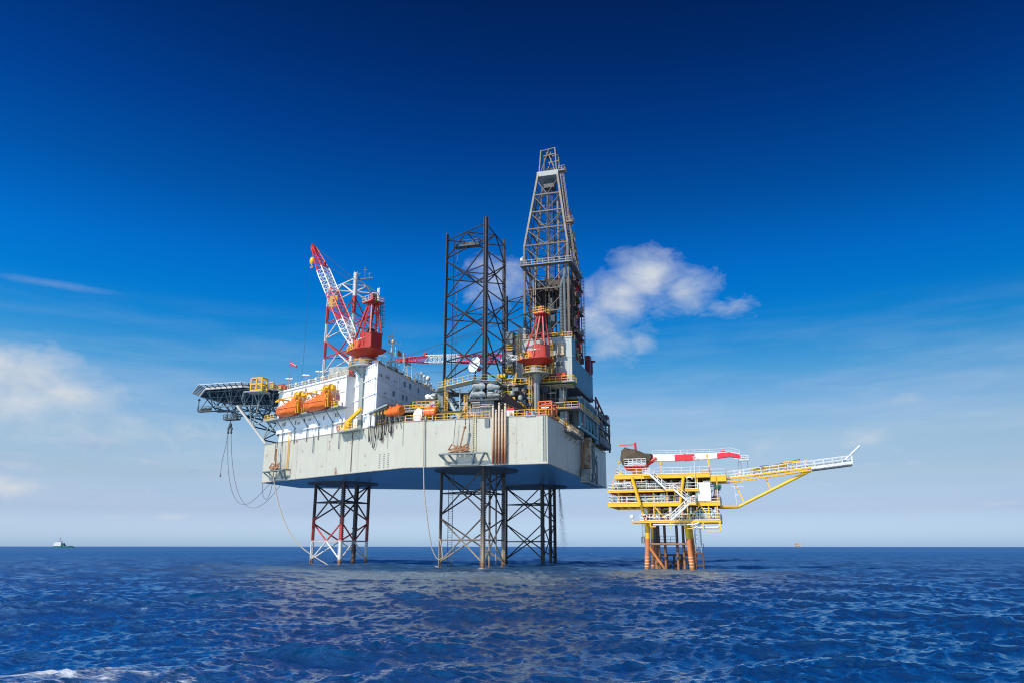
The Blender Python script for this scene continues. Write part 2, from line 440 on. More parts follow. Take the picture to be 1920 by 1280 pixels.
b=MB(); b.path([(-54.0,24.9,66.0),(-53.4,25.5,66.0)],.05)
b.box(-54.2,-49.6,25.5,25.9,67.1,67.25)
for x,z in ((-53.5,1.6),(-51.9,2.6),(-50.7,1.4)): b.beam((x,25.7,67.2),(x,25.7,67.2+z),.09); b.beam((x-.5,25.7,67.2+z*.9),(x+.5,25.7,67.2+z*.9),.08)
b.lathe((-51.9,25.7,69.8),[(.2,0),(.25,.3),(.05,.5)],8)
b.build('beacon_rack',MGREY,LB)
# raw water caissons beside the leg chords
for (x,y,r,mat,lab) in ((-55.2,33.5,.52,LEGDARK,'thick dark raw water pipe standing inside the banded bow leg'),
                    (-13.6,57.0,.42,LEGDARK,'dark raw water pipe standing inside the far stern leg'),
                    (-12.9,6.2,.2,LEGNEAR,'first thin pale water pipe beside the front chord of the near leg'),
                    (-12.0,7.4,.15,LEGNEAR,'second thinner pale water pipe beside the front chord of the near leg')):
    b=MB(); b.tube((x,y,-4),(x,y,ZB),r,12)
    for z in (3,8,13): b.lathe((x,y,z),[(r*1.02,0),(r*1.3,.05),(r*1.3,.25),(r*1.02,.3)],12)
    solo('raw_water_pipe',b,mat,lab,'pipe',(x,y,0),'raw water pipes under the hull')

# ------------------------------------------------------------------ jacking towers
def tower(c,ch,label,full=True):
    cx,cy=c; T=thing('jacking_tower',label,'jacking tower',(cx,cy,ZT),'jacking towers around the legs')
    zp=34.7
    for k,(x,y) in enumerate(ch):
        u=Vector((x-cx,y-cy,0)).normalized(); t=Vector((-u.y,u.x,0)); p=Vector((x,y,0))
        b=MB()
        for sg in (-1,1):
            b.beam(p+t*(sg*1.35)+Vector((0,0,ZT)),p+t*(sg*1.35)+Vector((0,0,zp)),.95,1.3,up=u)
        b.beam(p+u*.75+Vector((0,0,ZT)),p+u*.75+Vector((0,0,30.6)),2.0,.8,up=u)
        for z in (30.9,34.2): b.beam(p-t*2.2+Vector((0,0,z)),p+t*2.2+Vector((0,0,z)),2.3,.22)
        b.build('jack_case',MGREY,T)
        b=MB()
        for z in (31.75,33.35):
            for sg in (-1,1):
                c0=p+u*1.3+t*(sg*.25)+Vector((0,0,z)); 
                e=c0+t*(sg*2.35)
                a=Vector((0,0,1))
                prof=[(0,.42),(.25,.62),(.8,.66),(1.3,.5),(2.0,.42),(2.35,.22)]
                vs=[];m=10
                for d,r in prof:
                    for i in range(m):
                        th=2*math.pi*i/m; vs.append(c0+t*(sg*d)+a*(r*math.sin(th))+u*(.55*math.cos(th)))
                fs=[(q*m+i,q*m+(i+1)%m,(q+1)*m+(i+1)%m,(q+1)*m+i) for q in range(len(prof)-1) for i in range(m)]
                fs += [tuple(range(m)),tuple(range((len(prof)-1)*m,len(prof)*m))]
                b.add(vs,fs)
                b.lathe(tuple(c0+u*.5+t*(sg*.55)),[(.12,-.1),(.12,.1)],6)
        build_each(b,'gearbox',CLAD,T)
    # walkway round the leg
    b=MB(); R=[]; Q=[]
    for k in range(3):
        x,y=ch[k]; u=Vector((x-cx,y-cy,0)).normalized(); t=Vector((-u.y,u.x,0))
        for sg in (-1,1):
            R.append(Vector((x,y,zp))+u*.35+t*(sg*2.3)); Q.append(Vector((x,y,zp))-u*.3+t*(sg*1.9))
    m=6
    vs=R+Q+[v+Vector((0,0,-.35)) for v in R]+[v+Vector((0,0,-.35)) for v in Q]
    fs=[(i,(i+1)%m,m+(i+1)%m,m+i) for i in range(m)]+[(2*m+i,3*m+i,3*m+(i+1)%m,2*m+(i+1)%m) for i in range(m)]+[(i,2*m+i,2*m+(i+1)%m,(i+1)%m) for i in range(m)]+[(m+i,m+(i+1)%m,3*m+(i+1)%m,3*m+i) for i in range(m)]
    b.add(vs,fs)
    for i in range(m): b.beam(R[i]-Vector((0,0,.5)),R[(i+1)%m]-Vector((0,0,.5)),.25,.5)
    b.build('walkway',DGREY,T)
    b=MB(); b.rail(R,1.15,1.5,.032,closed=True); b.build('walkway_railing',M('faded yellow rail paint',(.6,.48,.16),.5,rust=.2),T)
    # raking struts between the cases
    b=MB()
    for i in range(3):
        (x0,y0),(x1,y1)=ch[i],ch[(i+1)%3]; ou=Vector(((x0+x1)/2-cx,(y0+y1)/2-cy,0)).normalized()
        A=Vector((x0,y0,0)).lerp(Vector((x1,y1,0)),.10)+ou*.9; B_=Vector((x0,y0,0)).lerp(Vector((x1,y1,0)),.90)+ou*.9; Mm=(A+B_)/2
        b.tube(A+Vector((0,0,34.1)),Mm+Vector((0,0,28.0)),.29,9); b.tube(B_+Vector((0,0,34.1)),Mm+Vector((0,0,28.0)),.29,9)
        b.tube(Mm+Vector((0,0,28)),Mm+Vector((0,0,34)),.11,7)
    build_each(b,'strut',CLAD,T)
    return T
TN=tower(LEGC['near'],chN,'grey jacking tower with pinion gearboxes around the dark leg beside the five rusty pipes')
TR=tower(LEGC['stern'],chR,'grey jacking tower around the leg behind the derrick')
# lower gallery, machinery house and ladders of the near tower
b=MB(); b.box(-15.9,-9.4,.5,4.6,30.45,30.65); b.rail([(-15.9,4.4,30.65),(-15.9,.55,30.65),(-9.4,.55,30.65),(-9.4,4.4,30.65)],1.1,1.3,.04); b.build('gallery',DGREY,TN)
b=MB(); b.box(-14.9,-10.6,1.1,4.6,ZT,30.45)
for x in (-14.2,-13.4,-12.6,-11.8,-11.1): b.box(x-.03,x+.03,1.02,1.1,ZT,30.4)
b.build('machinery_house',MGREY,TN)
b=MB()
for (x,y,z0,z1,ac) in ((-15.9,.7,ZT,31.6,(1,0,0)),(-22.0,6.0,ZT+1,36.2,(1,0,0))):
    b.ladder((x,y,z0),(x,y,z1),.6,across=ac,r=.06); b.cage((x,y,z0+1.8),(x,y,z1),(0,-1,0),.85,.8)
b.build('caged_ladder',YEL,TN)
b=MB(); b.path([(-15,.8,30.2),(-13.2,.7,30.2),(-13.2,.7,29.4),(-11.2,.7,29.4)],.12); b.path([(-15.2,1.0,29.7),(-15.2,.9,28.3),(-14.4,.8,27.6)],.16)
for z in (29.3,29.8): b.tube((-14.8,.9,z),(-10.9,.9,z),.06)
b.build('pipework',CREAM,TN)
# dark sloping wind screen at the stern side of the tower
b=MB(); b.add([(-9.2,1.2,30.2),(-9.2,4.6,32.6),(-3.8,4.4,28.0),(-4.2,1.2,27.6)],[(0,1,2,3)]); b.add([(-9.2,1.35,30.1),(-9.2,4.75,32.5),(-3.8,4.55,27.9),(-4.2,1.35,27.5)],[(3,2,1,0)])
b.tube((-9.3,1.2,30.2),(-4.0,1.2,27.7),.12); b.build('wind_screen',BLACK,TN)
# ------------------------------------------------------------------ living quarters
CORR=M('corrugated white panel',(.84,.85,.85),.45,var=.06,rust=.08,streak=.3,grime=(.42,.36,.3))
Q=thing('living_quarters','white accommodation block of the rig with small windows, behind the orange lifeboats','living quarters',(-50,12,ZT))
t0,t1=19.77,46.45
def abq(t,d,z): return tuple(ab(t,d,z))
def abprism(b,t0,t1,d0,d1,z0,z1):
    P=[ab(t0,d0,0),ab(t1,d0,0),ab(t1,d1,0),ab(t0,d1,0)]
    # keep outward faces whatever the order
    return b.prism([(p.x,p.y) for p in P][::-1],z0,z1)
b=MB(); abprism(b,t0,t1,0,9.5,29.2,39.0); b.build('front_block',WHITE,Q,smooth=False)
b=MB(); abprism(b,t0+.3,t1-.6,.35,9,ZT,29.2)
for k in range(46): 
    t=t0+.6+k*.56; b.beam(ab(t,.30,27.15),ab(t,.30,29.15),.16,.12)
b.build('lower_panels',WHITE2,Q,smooth=False)
b=MB()
for z,h,o in ((39.0,.35,.22),(35.75,.16,.1),(32.3,.14,.08),(29.2,.22,.12)):
    b.beam(ab(t0-.15,-o/2,z),ab(t1+.15,-o/2,z),o+.1,h)
k=0
for i in range(52): b.beam(ab(t0+.3+i*.515,-.06,38.72),ab(t0+.45+i*.515,-.06,38.72),.12,.12)
b.build('ledges',WHITE,Q,smooth=False)
b=MB()
for t in (t0+.02,t1-.02,31.5): b.beam(ab(t,-.05,29.3),ab(t,-.05,38.8),.16,.12)
build_each(b,'corner_post',WHITE,Q)
# recessed bay and the side block facing the stern
b=MB(); b.prism([(-36.3,3.6),(-36.3,36.0),(-49.5,36.0),(-49.5,19),(-44.6,10.9)],ZT,39.9)
b.build('side_block',WHITE2,Q,smooth=False)
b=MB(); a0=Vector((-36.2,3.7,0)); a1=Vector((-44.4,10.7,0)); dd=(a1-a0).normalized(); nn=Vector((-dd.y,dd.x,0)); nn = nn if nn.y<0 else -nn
g_=MB(); g_.beam(a0.lerp(a1,.5)+nn*.02+Vector((0,0,ZT)),a0.lerp(a1,.5)+nn*.02+Vector((0,0,39.7)),.12,(a1-a0).length*.98,up=dd); g_.build('recess_shade_wall',M('rib shade grey',(.22,.23,.24),.6,streak=.3),Q,smooth=False)  # dark backing paints the shade between the ribs
for z0,z1 in ((27.3,30.0),(30.4,33.5),(33.9,36.8),(37.1,39.7)):
    for i in range(10):
        p=a0.lerp(a1,(i+.5)/10)+nn*.25
        b.beam(p+Vector((0,0,z0)),p+Vector((0,0,z1)),.46,.46)
for z in (30.2,33.7,36.95,39.8):
    b.beam(a0+nn*.3+Vector((0,0,z)),a1+nn*.3+Vector((0,0,z)),.6,.24)
y=4.0
while y<35.8:
    for z0,z1 in ((30.3,33.5),(33.9,36.6),(36.95,39.7)): b.box(-36.3,-36.24,y,y+.22,z0,z1)
    y+=.46
for z in (30.15,33.7,36.78,39.85): b.box(-36.32,-36.12,3.5,36.0,z-.12,z+.12)
for y in (3.7,12.2,13.9,24,35.8): b.box(-36.3,-36.14,y-.1,y+.1,27.2,39.8)
b.build('corrugation',CORR,Q,smooth=False)
def window(o,u,v,w,h,nrm):
    f=MB(); o=Vector(o);u=Vector(u);nrm=Vector(nrm)
    for sg in (-1,1):
        f.beam(o+u*(sg*w/2)+Vector((0,0,-h/2)),o+u*(sg*w/2)+Vector((0,0,h/2)),.1,.1); f.beam(o-u*(w/2)+Vector((0,0,sg*h/2)),o+u*(w/2)+Vector((0,0,sg*h/2)),.1,.1)
    fo=f.build('window',WHITE,Q)
    g=MB(); g.beam(o-u*(w/2),o+u*(w/2),.08,h); g.build('pane',GLASS,fo)
for (t,z) in ((30.8,36.95),(26.3,36.9),(42.9,31.2),(38.6,31.0),(34.9,31.1),(27.4,30.9),(23.0,31.0),(20.9,33.0)):
    window(ab(t,-.03,z),TI,0,.5,1.0,NI)
for (y,z,w) in ((17.0,38.27,1.1),(19.9,38.36,1.3),(24.3,38.38,1.2),(11.6,35.17,1.1),(16.4,35.25,1.1),(18.2,35.3,1.0),(22.6,35.0,.7)):
    window((-36.26,y,z),(0,1,0),0,w,1.25,(1,0,0))
b=MB(); b.box(-36.3,-36.2,8.0,8.9,30.4,32.6); b.build('door',DRED,Q)
b=MB(); b.rail([ab(t1,.25,39.2),ab(t0,.25,39.2)],1.1,1.5,.04); b.rail([(-36.5,5,39.95),(-36.5,36,39.95)],1.1,1.5,.03)
b.build('roof_railing',M('faded yellow rail',(.62,.52,.3),.5,rust=.2),Q)
# boat deck
b=MB(); P=[ab(19.2,0,0),ab(48.6,0,0),ab(48.6,-2.3,0),ab(19.2,-2.3,0)]; b.prism([(p.x,p.y) for p in P],32.0,32.3)
b.build('boat_deck',GREY,Q)
b=MB()
for t in (20.5,24,29,33.5,38.5,43.5): 
    b.beam(ab(t,-2.1,32.0),ab(t,-.1,29.6),.13,.13)
    b.beam(ab(t,-.12,29.8),ab(t,-.12,26.3 if t>23 else 28),.2,.2)
build_each(b,'deck_bracket',MGREY,Q)
b=MB(); b.rail([ab(19.3,-2.2,32.3),ab(22,-2.2,32.3)],1.1,1.2,.04); b.rail([ab(44.6,-2.2,32.3),ab(48.5,-2.2,32.3),ab(48.5,-.1,32.3)],1.1,1.2,.045); b.build('boat_deck_railing',YEL,Q)
b=MB(); 
for t in (22,26,30,36,40): b.beam(ab(t,-.2,28.9),ab(t+1.1,-.2,28.9),.2,.1)
build_each(b,'wall_lamp',CREAM,Q)

b=MB(); rq=random.Random(8)
for k in range(16):
    t=t0+1+rq.random()*25; z=rq.choice((30.6,33.2,34.4,36.2,37.6)); p=ab(t,-.14,z+rq.random()*.6); b.beam(p-TI*(.2+.3*rq.random()),p+TI*.3,.22,.3+rq.random()*.5)
for k in range(12):
    y=5+rq.random()*30; z=rq.choice((31,34.2,35.8,37.6)); b.cb((-36.2,y,z+rq.random()*.6),(.25,.4+rq.random()*.6,.3+rq.random()*.5))
build_each(b,'wall_fitting',M('wall fitting grey',(.45,.44,.40),.5,rust=.3),Q)
b=MB()
for t in (t0+3.3,28.1,35.6,41.2): b.tube(ab(t,-.12,33),ab(t,-.12,38.7),.06)
for y in (9.6,14.6,21.6,28.4): b.tube((-36.16,y,30.3),(-36.16,y,39.6),.07)
build_each(b,'wall_pipe',WHITE2,Q)
# ------------------------------------------------------------------ lifeboats and davits
def lifeboat(label,base,rz):
    L=thing('lifeboat',label,'lifeboat',base,'orange lifeboats',rz)
    ns=15; hull_,can,keel=MB(),MB(),MB(); S=[]
    for i in range(ns):
        s=i/(ns-1); x=-4.7+9.4*s
        w=1.62*min(1,(.62+1.5*s))*(1-max(0,(s-.55)/.45)**2.2*.93)
        zk=.15+ .35*max(0,.25-s)/.25 + 1.1*max(0,(s-.6)/.4)**2
        zg=1.75+.45*max(0,(s-.5)/.5)**1.5
        zt=zg+(1.75 if s<.25 else 1.75-1.25*((s-.25)/.75)**1.25)
        if s<.06: zt-=.35
        S.append((x,max(w,.06),zk,zg,zt))
    def loft(mb,prof):
        m=len(prof(S[0])); vs=[]
        for q in S: vs += prof(q)
        fs=[(k*m+i,k*m+i+1,(k+1)*m+i+1,(k+1)*m+i) for k in range(ns-1) for i in range(m-1)]
        fs += [tuple(range(m)),tuple(range((ns-1)*m,ns*m))]
        mb.add(vs,fs)
    loft(hull_,lambda q:[(q[0],-q[1],q[3]),(q[0],-q[1]*.93,q[2]+(q[3]-q[2])*.5),(q[0],-q[1]*.62,q[2]+(q[3]-q[2])*.17),(q[0],0,q[2]),(q[0],q[1]*.62,q[2]+(q[3]-q[2])*.17),(q[0],q[1]*.93,q[2]+(q[3]-q[2])*.5),(q[0],q[1],q[3])])
    loft(can,lambda q:[(q[0],q[1],q[3]),(q[0],q[1]*.92,q[3]+(q[4]-q[3])*.55),(q[0],q[1]*.6,q[3]+(q[4]-q[3])*.9),(q[0],0,q[4]),(q[0],-q[1]*.6,q[3]+(q[4]-q[3])*.9),(q[0],-q[1]*.92,q[3]+(q[4]-q[3])*.55),(q[0],-q[1],q[3])])
    hull_.build('hull',ORANGE,L,rel=True)
    c=can.build('canopy',ORANGE,L,rel=True)
    b=MB()
    for sg in (-1,1):
        b.path([(q[0],sg*(q[1]+.02),q[3]) for q in S],.06,5)
    b.build('rubbing_strake',M('strake rubber',(.25,.04,.01),.6),L,rel=True)
    b=MB(); b.prism([(-4.1,-.75),(-2.5,-.75),(-2.3,0),(-2.5,.75),(-4.1,.75)],3.2,3.95); b.build('steering_tower',ORANGE,L,rel=True)
    b=MB()
    for k in range(6):
        q=S[5+k]
        for sg in (-1,1): b.cb((q[0],sg*q[1]*.95,q[3]+(q[4]-q[3])*.52),(.4,.12,.2))
    b.build('window',M('pale window',(.6,.6,.6),.3),c,rel=True)
    b=MB(); b.tube((-4.75,0,.7),(-4.3,0,.7),.35,10); b.cb((-4.75,0,.5),(.1,.1,.9)); b.build('propeller_guard',DGREY,L,rel=True)
    b=MB(); b.beam((-4.2,0,.25),(3.2,0,.35),.24,.35); b.build('keel',DRED,L,rel=True)
    return L
rzb=math.atan2(TI.y,TI.x)
def bpos(t): p=ab(t,-2.7,31.7); return tuple(p)
B1=lifeboat('orange enclosed lifeboat on the white quarters, hanging nearer the helideck',bpos(37.9),rzb)
B2=dup(B1,bpos(26.6),rzb,'orange enclosed lifeboat on the white quarters, hanging nearer the grey crane pedestal')
def davit(label,base):
    D=thing('boat_davit',label,'davit',base,'yellow lifeboat davits',rzb)
    for x in (-3.6,3.4):
        b=MB(); b.beam((x,-2.2,.3),(x,-2.2,4.6),.26,.3); b.beam((x,-2.3,4.6),(x,.5,4.5),.28,.34); b.beam((x,-2.2,2.6),(x,-.6,4.4),.2,.2); b.lathe((x,.3,3.9),[(.12,0),(.16,.3),(.12,.5)],8)
        b.build('davit_arm',YEL,D,rel=True)
    b=MB(); b.beam((3.2,.2,4.45),(5.0,.1,4.2),.4,.34); b.beam((-3.6,-.3,4.7),(3.4,-.3,4.7),.2,.2); b.build('head_beam',YEL,D,rel=True)
    b=MB(); b.tube((-2.9,-1.4,5.15),(-1.2,-1.4,5.15),.55,12); b.tube((-3.1,-1.4,5.15),(-2.9,-1.4,5.15),.75,12); b.tube((-1.2,-1.4,5.15),(-1.0,-1.4,5.15),.75,12); b.cb((-3.9,-1.4,5.0),(.9,.8,.9)); b.cb((-.4,-1.4,4.9),(.8,.6,.6)); b.build('winch',YEL,D,rel=True)
    b=MB(); b.rail([(-5.4,-.2,.5),(-4.9,-1.2,.5),(-4.9,.9,.5)],1.1,.8,.05); b.beam((-5.3,.7,.5),(-5.3,.7,4.0),.16); b.beam((-4.7,.8,.5),(-4.7,.8,3.4),.14); b.beam((-5.3,.7,2.2),(-4.7,.8,2.2),.12); b.beam((-5.3,.7,3.2),(-4.7,.8,3.2),.12); b.build('ladder_frame',YEL,D,rel=True)
    b=MB(); b.rail([(-2.8,-1.9,5.0),(1.5,-1.9,5.0)],1.3,.8,.03,2); b.build('guard',CREAM,D,rel=True)
    return D
D1=davit('yellow davit with winch holding the lifeboat nearer the helideck',bpos(37.9)); D2=dup(D1,bpos(26.6),rzb,'yellow davit with winch holding the lifeboat nearer the crane pedestal')
b=MB(); p=ab(20.0,-2.0,33.4); b.beam(p,p+Vector((0,0,1.3)),1.1,.2,up=TI); solo('notice_board',b,M('pink board',(.6,.2,.2),.5),'plain pinkish board on the boat deck between lifeboat and crane pedestal','board',tuple(p))

# ------------------------------------------------------------------ pedestal cranes
def crane(label,base,z0,zc,zp,s,head,tip,heel_r,heel_z,bands,apex,pr,mount='deck'):
    Cx,Cy=base; K=thing('pedestal_crane',label,'crane',(Cx,Cy,z0),'red pedestal cranes on the rig')
    hd=Vector((math.cos(head),math.sin(head),0)); lt=Vector((-hd.y,hd.x,0)); O=Vector((Cx,Cy,0))
    def H(f,l,z): return O+hd*f+lt*l+Vector((0,0,z))
    b=MB(); b.lathe((Cx,Cy,0),[(pr,z0),(pr,zc-3.0*s),(pr*1.02,zc-1.6*s),(pr*1.55,zc-.3*s),(pr*1.55,zc)],24)
    for k in range(8):
        a=k*math.pi/4+.3; e=Vector((math.cos(a),math.sin(a),0)); b.beam(O+e*pr+Vector((0,0,zc-1.7*s)),O+e*3.0*s+Vector((0,0,zc-.15)),.12)
    b.tube((Cx+pr*.3,Cy-pr-.05,z0),(Cx+pr*.3,Cy-pr-.05,zc-1),.06)
    b.build('pedestal',GREY,K)
    b=MB(); b.lathe((Cx,Cy,zc),[(3.3*s,-.16),(3.38*s,-.1),(3.38*s,.08),(1.2*s,.1)],28); cp=b.build('collar_platform',GREY,K)
    b=MB(); m=14; b.rail([(Cx+3.2*s*math.cos(2*math.pi*i/m),Cy+3.2*s*math.sin(2*math.pi*i/m),zc+.08) for i in range(m)],1.15,5,.045,closed=True); b.build('collar_railing',YEL,cp)
    b=MB(); b.lathe((Cx,Cy,zc),[(1.42*s,.1),(1.42*s,1.75*s),(1.5*s,1.8*s),(1.5*s,2.1*s)],24); b.build('slewing_drum',GREY,K)
    zd=zp-.25
    # tapered red slewing deck, longer towards the boom
    R1=[];R2=[];R3=[]
    prof=[(4.7,.9),(4.3,1.9),(2.2,2.9),(-.6,3.2),(-2.9,3.0),(-4.2,2.2),(-4.4,0),(-4.2,-2.2),(-2.9,-3.0),(-.6,-3.2),(2.2,-2.9),(4.3,-1.9),(4.7,-.9)]
    vs=[];m=len(prof)
    for f,l in prof: vs.append(H(f*s,l*s,zp))
    for f,l in prof: vs.append(H(f*s,l*s,zp-.22*s))
    for f,l in prof: vs.append(H(f*s*.62-.2,l*s*.66,zp-1.0*s))
    for f,l in prof:
        q=Vector((f,l)).normalized()*1.45*s; vs.append(H(q.x,q.y,zc+2.0*s))
    b=MB(); b.add(vs,[tuple(range(m-1,-1,-1))]+[(k*m+i,k*m+(i+1)%m,(k+1)*m+(i+1)%m,(k+1)*m+i) for k in range(3) for i in range(m)]+[tuple(range(3*m,4*m))])
    for a,c in ((-1.6,2.4),(-1.6,-2.4),(1.5,-2.0),(1.5,2.0)): b.beam(H(a*s,c*s,zp-.1),H(a*s*.5,c*s*.6,zc+2.0*s),.3,.3)
    b.build('slewing_deck',RED,K)
    for g in (-1,1):
        b=MB(); b.rail([H(*q,zp) for q in [(0.4*s,g*3.1*s),(2.2*s,g*2.8*s),(4.2*s,g*1.8*s),(4.6*s,g*.9*s)]],1.15,1.1,.05); b.build('deck_railing',YEL,K)
    hz=3.45*s
    pl=[(-.1,-2.0),(-.1,2.0),(-1.9,2.2),(-3.4,1.4),(-3.4,-1.4),(-1.9,-2.2)]
    P=[H(f*s,l*s,0) for f,l in pl]
    area=sum(P[i].x*P[(i+1)%6].y-P[(i+1)%6].x*P[i].y for i in range(6))
    if area<0: P=P[::-1]
    b=MB(); b.prism([(p.x,p.y) for p in P],zp,zp+hz)
    for f,l in ((-.4,-2.08),(-1.9,-2.22),(-3.0,-1.65),(-.4,2.08),(-1.9,2.22)): b.beam(H(f*s,l*s,zp),H(f*s,l*s,zp+hz),.16)
    mh=b.build('machinery_house',RED,K)
    b=MB(); 
    for f0,f1 in ((-1.3,0.0),(-2.2,-1.7)):
        for sg in (-1,1): b.beam(H(f0*s,sg*2.2*s,zp+hz*.62),H(f1*s,sg*2.14*s,zp+hz*.62),.1,.16)
    b.build('white_stripe',WHITE,mh)
    b=MB(); b.beam(H(-1.0*s,-2.13*s,zp+hz*.2),H(-1.0*s,-2.13*s,zp+hz*.75),.1,.5*s,up=hd); b.build('door',DRED,mh)
    b=MB(); b.prism([(p.x,p.y) for p in [H(.12*s,1.9*s,0),H(1.7*s,1.9*s,0),H(1.7*s,.6*s,0),H(.12*s,.6*s,0)][::-1]],zp+.1,zp+2.1*s); b.build('operator_cab',ORANGED,K)
    b=MB(); b.beam(H(1.72*s,1.8*s,zp+1.4*s),H(1.72*s,.7*s,zp+1.4*s),.06,.9*s); b.build('cab_window',GLASS,K)
    for k,(f,l) in enumerate(((-.6,-1.2),(-2.6,1.1))):
        b=MB(); b.tube(H(f*s,l*s-.9*s,zp+hz+.35*s),H(f*s,l*s+.9*s,zp+hz+.35*s),.5*s,12); b.build('winch_drum',DGREY if k else ORANGED,K)
    za=zp+apex; A=(-1.85*s); 
    b=MB()
    for l in (-1,1):
        b.beam(H(2.6*s,l*2.0*s,zp),H(A+.55*s,l*.75*s,za),.30*s+.06,.34*s)
        b.beam(H(-.3*s,l*2.35*s,zp),H(A,l*.8*s,za),.36*s,.36*s)
        b.beam(H(-3.2*s,l*1.55*s,zp+hz*.9),H(A-.5*s,l*.75*s,za),.3*s,.3*s)
    b.beam(H(.6*s,-1.7*s,zp+apex*.48),H(.6*s,1.7*s,zp+apex*.48),.16); b.beam(H(.6*s,-1.6*s,zp+apex*.48),H(-2.6*s,-1.25*s,zp+apex*.55),.14)
    b.beam(H(.6*s,1.6*s,zp+apex*.48),H(-2.6*s,1.25*s,zp+apex*.55),.14)
    b.beam(H(A+.6*s,-.95*s,za),H(A+.6*s,.95*s,za),.3); b.beam(H(A-.5*s,-.95*s,za),H(A-.5*s,.95*s,za),.3)
    for l in (-.55,.55): b.beam(H(A,l*s,za-.4),H(A+.1,l*s*.8,za+2.0*s),.3*s,.7*s)
    b.build('a_frame',RED,K)
    b=MB(); 
    for l in (-.2,.2): b.tube(H(A,l*s-.08,za+1.5*s),H(A,l*s+.08,za+1.5*s),.5*s,14)
    b.build('sheave',DGREY,K)
    b=MB(); q=[H(A+1.7*s,-1.7*s,0),H(A-1.4*s,-1.7*s,0),H(A-1.4*s,1.7*s,0),H(A+1.7*s,1.7*s,0)]
    if (q[1]-q[0]).cross(q[2]-q[1]).z<0: q=q[::-1]
    b.prism([(p.x,p.y) for p in q],za-.25,za); ap=b.build('apex_platform',RED,K)
    b=MB(); b.rail([p+Vector((0,0,za)) for p in q],1.15,1.1,.045,closed=True); b.build('apex_railing',YEL if mount=='deck' else CREAM,ap)
    b=MB(); b.ladder(H(-2.9*s,-1.4*s,zp+hz),H(A-1.0*s,-1.3*s,za),.5,across=hd,r=.05); b.cage(H(-3.1*s,-1.4*s,zp+hz+1.5),H(A-1.2*s,-1.3*s,za),-lt,.8,.8,across=hd); b.build('ladder',DGREY,K)
    # lattice boom
    heel=H(heel_r,0,heel_z); T=Vector(tip); ax=(T-heel); Lb=ax.length; ax.normalize()
    sd=ax.cross(Vector((0,0,1))).normalized(); up=sd.cross(ax)
    def half(u):
        if u<.16: return .35+(u/.16)*.65, .25+(u/.16)*.75
        if u>.74: k=(u-.74)/.26; return 1-.6*k, 1-.68*k
        return 1,1
    W,D=1.05*s+.1,.95*s
    def cor(u):
        a,c=half(u); p=heel+ax*(u*Lb)
        return [p+sd*(i*W*a)+up*(j*D*c) for i,j in ((-1,-1),(1,-1),(1,1),(-1,1))]
    N=26; us=[i/N for i in range(N+1)]
    for (u0,u1,mat) in bands:
        b=MB()
        for i in range(N):
            um=(us[i]+us[i+1])/2
            if not(u0<=um<u1): continue
            c0,c1=cor(us[i]),cor(us[i+1])
            for k in range(4):
                b.tube(c0[k],c1[k],.115*s+.01,6); k2=(k+1)%4
                b.tube(c0[k],c1[k2] ,.06*s+.01,5); b.tube(c0[k],c0[k2],.05*s+.01,5)
        b.build('boom_section',mat,K)
    b=MB(); p=heel+ax*Lb
    b.beam(p-ax*1.6,p+ax*.5,.9*s,.8*s); b.beam(p+ax*.3-sd*.1,p+ax*1.3,.5,.5); b.build('boom_head',BRED if mount=='deck' else RED,K)
    b=MB()
    for l in (-.35,.35): b.tube(p+sd*(l-.07)-up*.2+ax*.2,p+sd*(l+.07)-up*.2+ax*.2,.55*s,12)
    b.tube(heel+ax*Lb*.79-sd*.3+up*1.1,heel+ax*Lb*.79+sd*.3+up*1.1,.35,10)
    b.cb(heel+ax*Lb*.79+up*1.1,(.6,.5,.9))
    b.build('boom_sheave',RED,K)
    b=MB()
    for l in (-.45,.45):
        b.tube(H(A,l*s,za+1.6*s),p+sd*l+up*.5,.035,5); b.tube(H(A+.1,l*s*.5,za+1.8*s),heel+ax*Lb*.79+sd*l+up*1.1,.03,5)
    b.build('pendant_wire',LINE,K)
    return K,p,ax,H
RD=BRED
K1,tip1,ax1,H1=crane('tall red crane on a grey pedestal beside the white quarters, striped boom raised','' or (-41.3,7.9),26.4,40.2,43.85,1.0,math.atan2(9.3,-20.2),(-61.3,17.1,73.0),3.6,45.0,
   ((0,.27,WHITE),(.27,.52,RD),(.52,.77,WHITE),(.77,1.01,RD)),10.3,.98,'flank')
K2,tip2,ax2,H2=crane('smaller red crane in front of the derrick, striped boom lowered onto its rest','' or (-6.0,15.0),ZT,38.2,41.2,.82,math.atan2(7.6,-33.5),(-39.8,22.4,45.2),3.0,42.0,
   ((0,.14,WHITE),(.14,.5,RD),(.5,.76,WHITE),(.76,1.01,RD)),9.6,.72)
b=MB(); b.ladder((-6.9,14.15,ZT+.2),(-6.9,14.15,38.1),.6,r=.06); b.cage((-6.9,14.15,29),(-6.9,14.15,38.1),(0,-1,0),.85,.8); b.build('caged_ladder',YEL,K2)
b=MB(); q=Vector((-46,13.0,0)); c=lp(H1(3.6,0,45.0),tip1,.44)+Vector((0,-1.1,-.3)); b.cb(c,(2.0,.15,2.6)); b.build('boom_panel',M('ochre mesh panel',(.45,.26,.05),.6),K1)
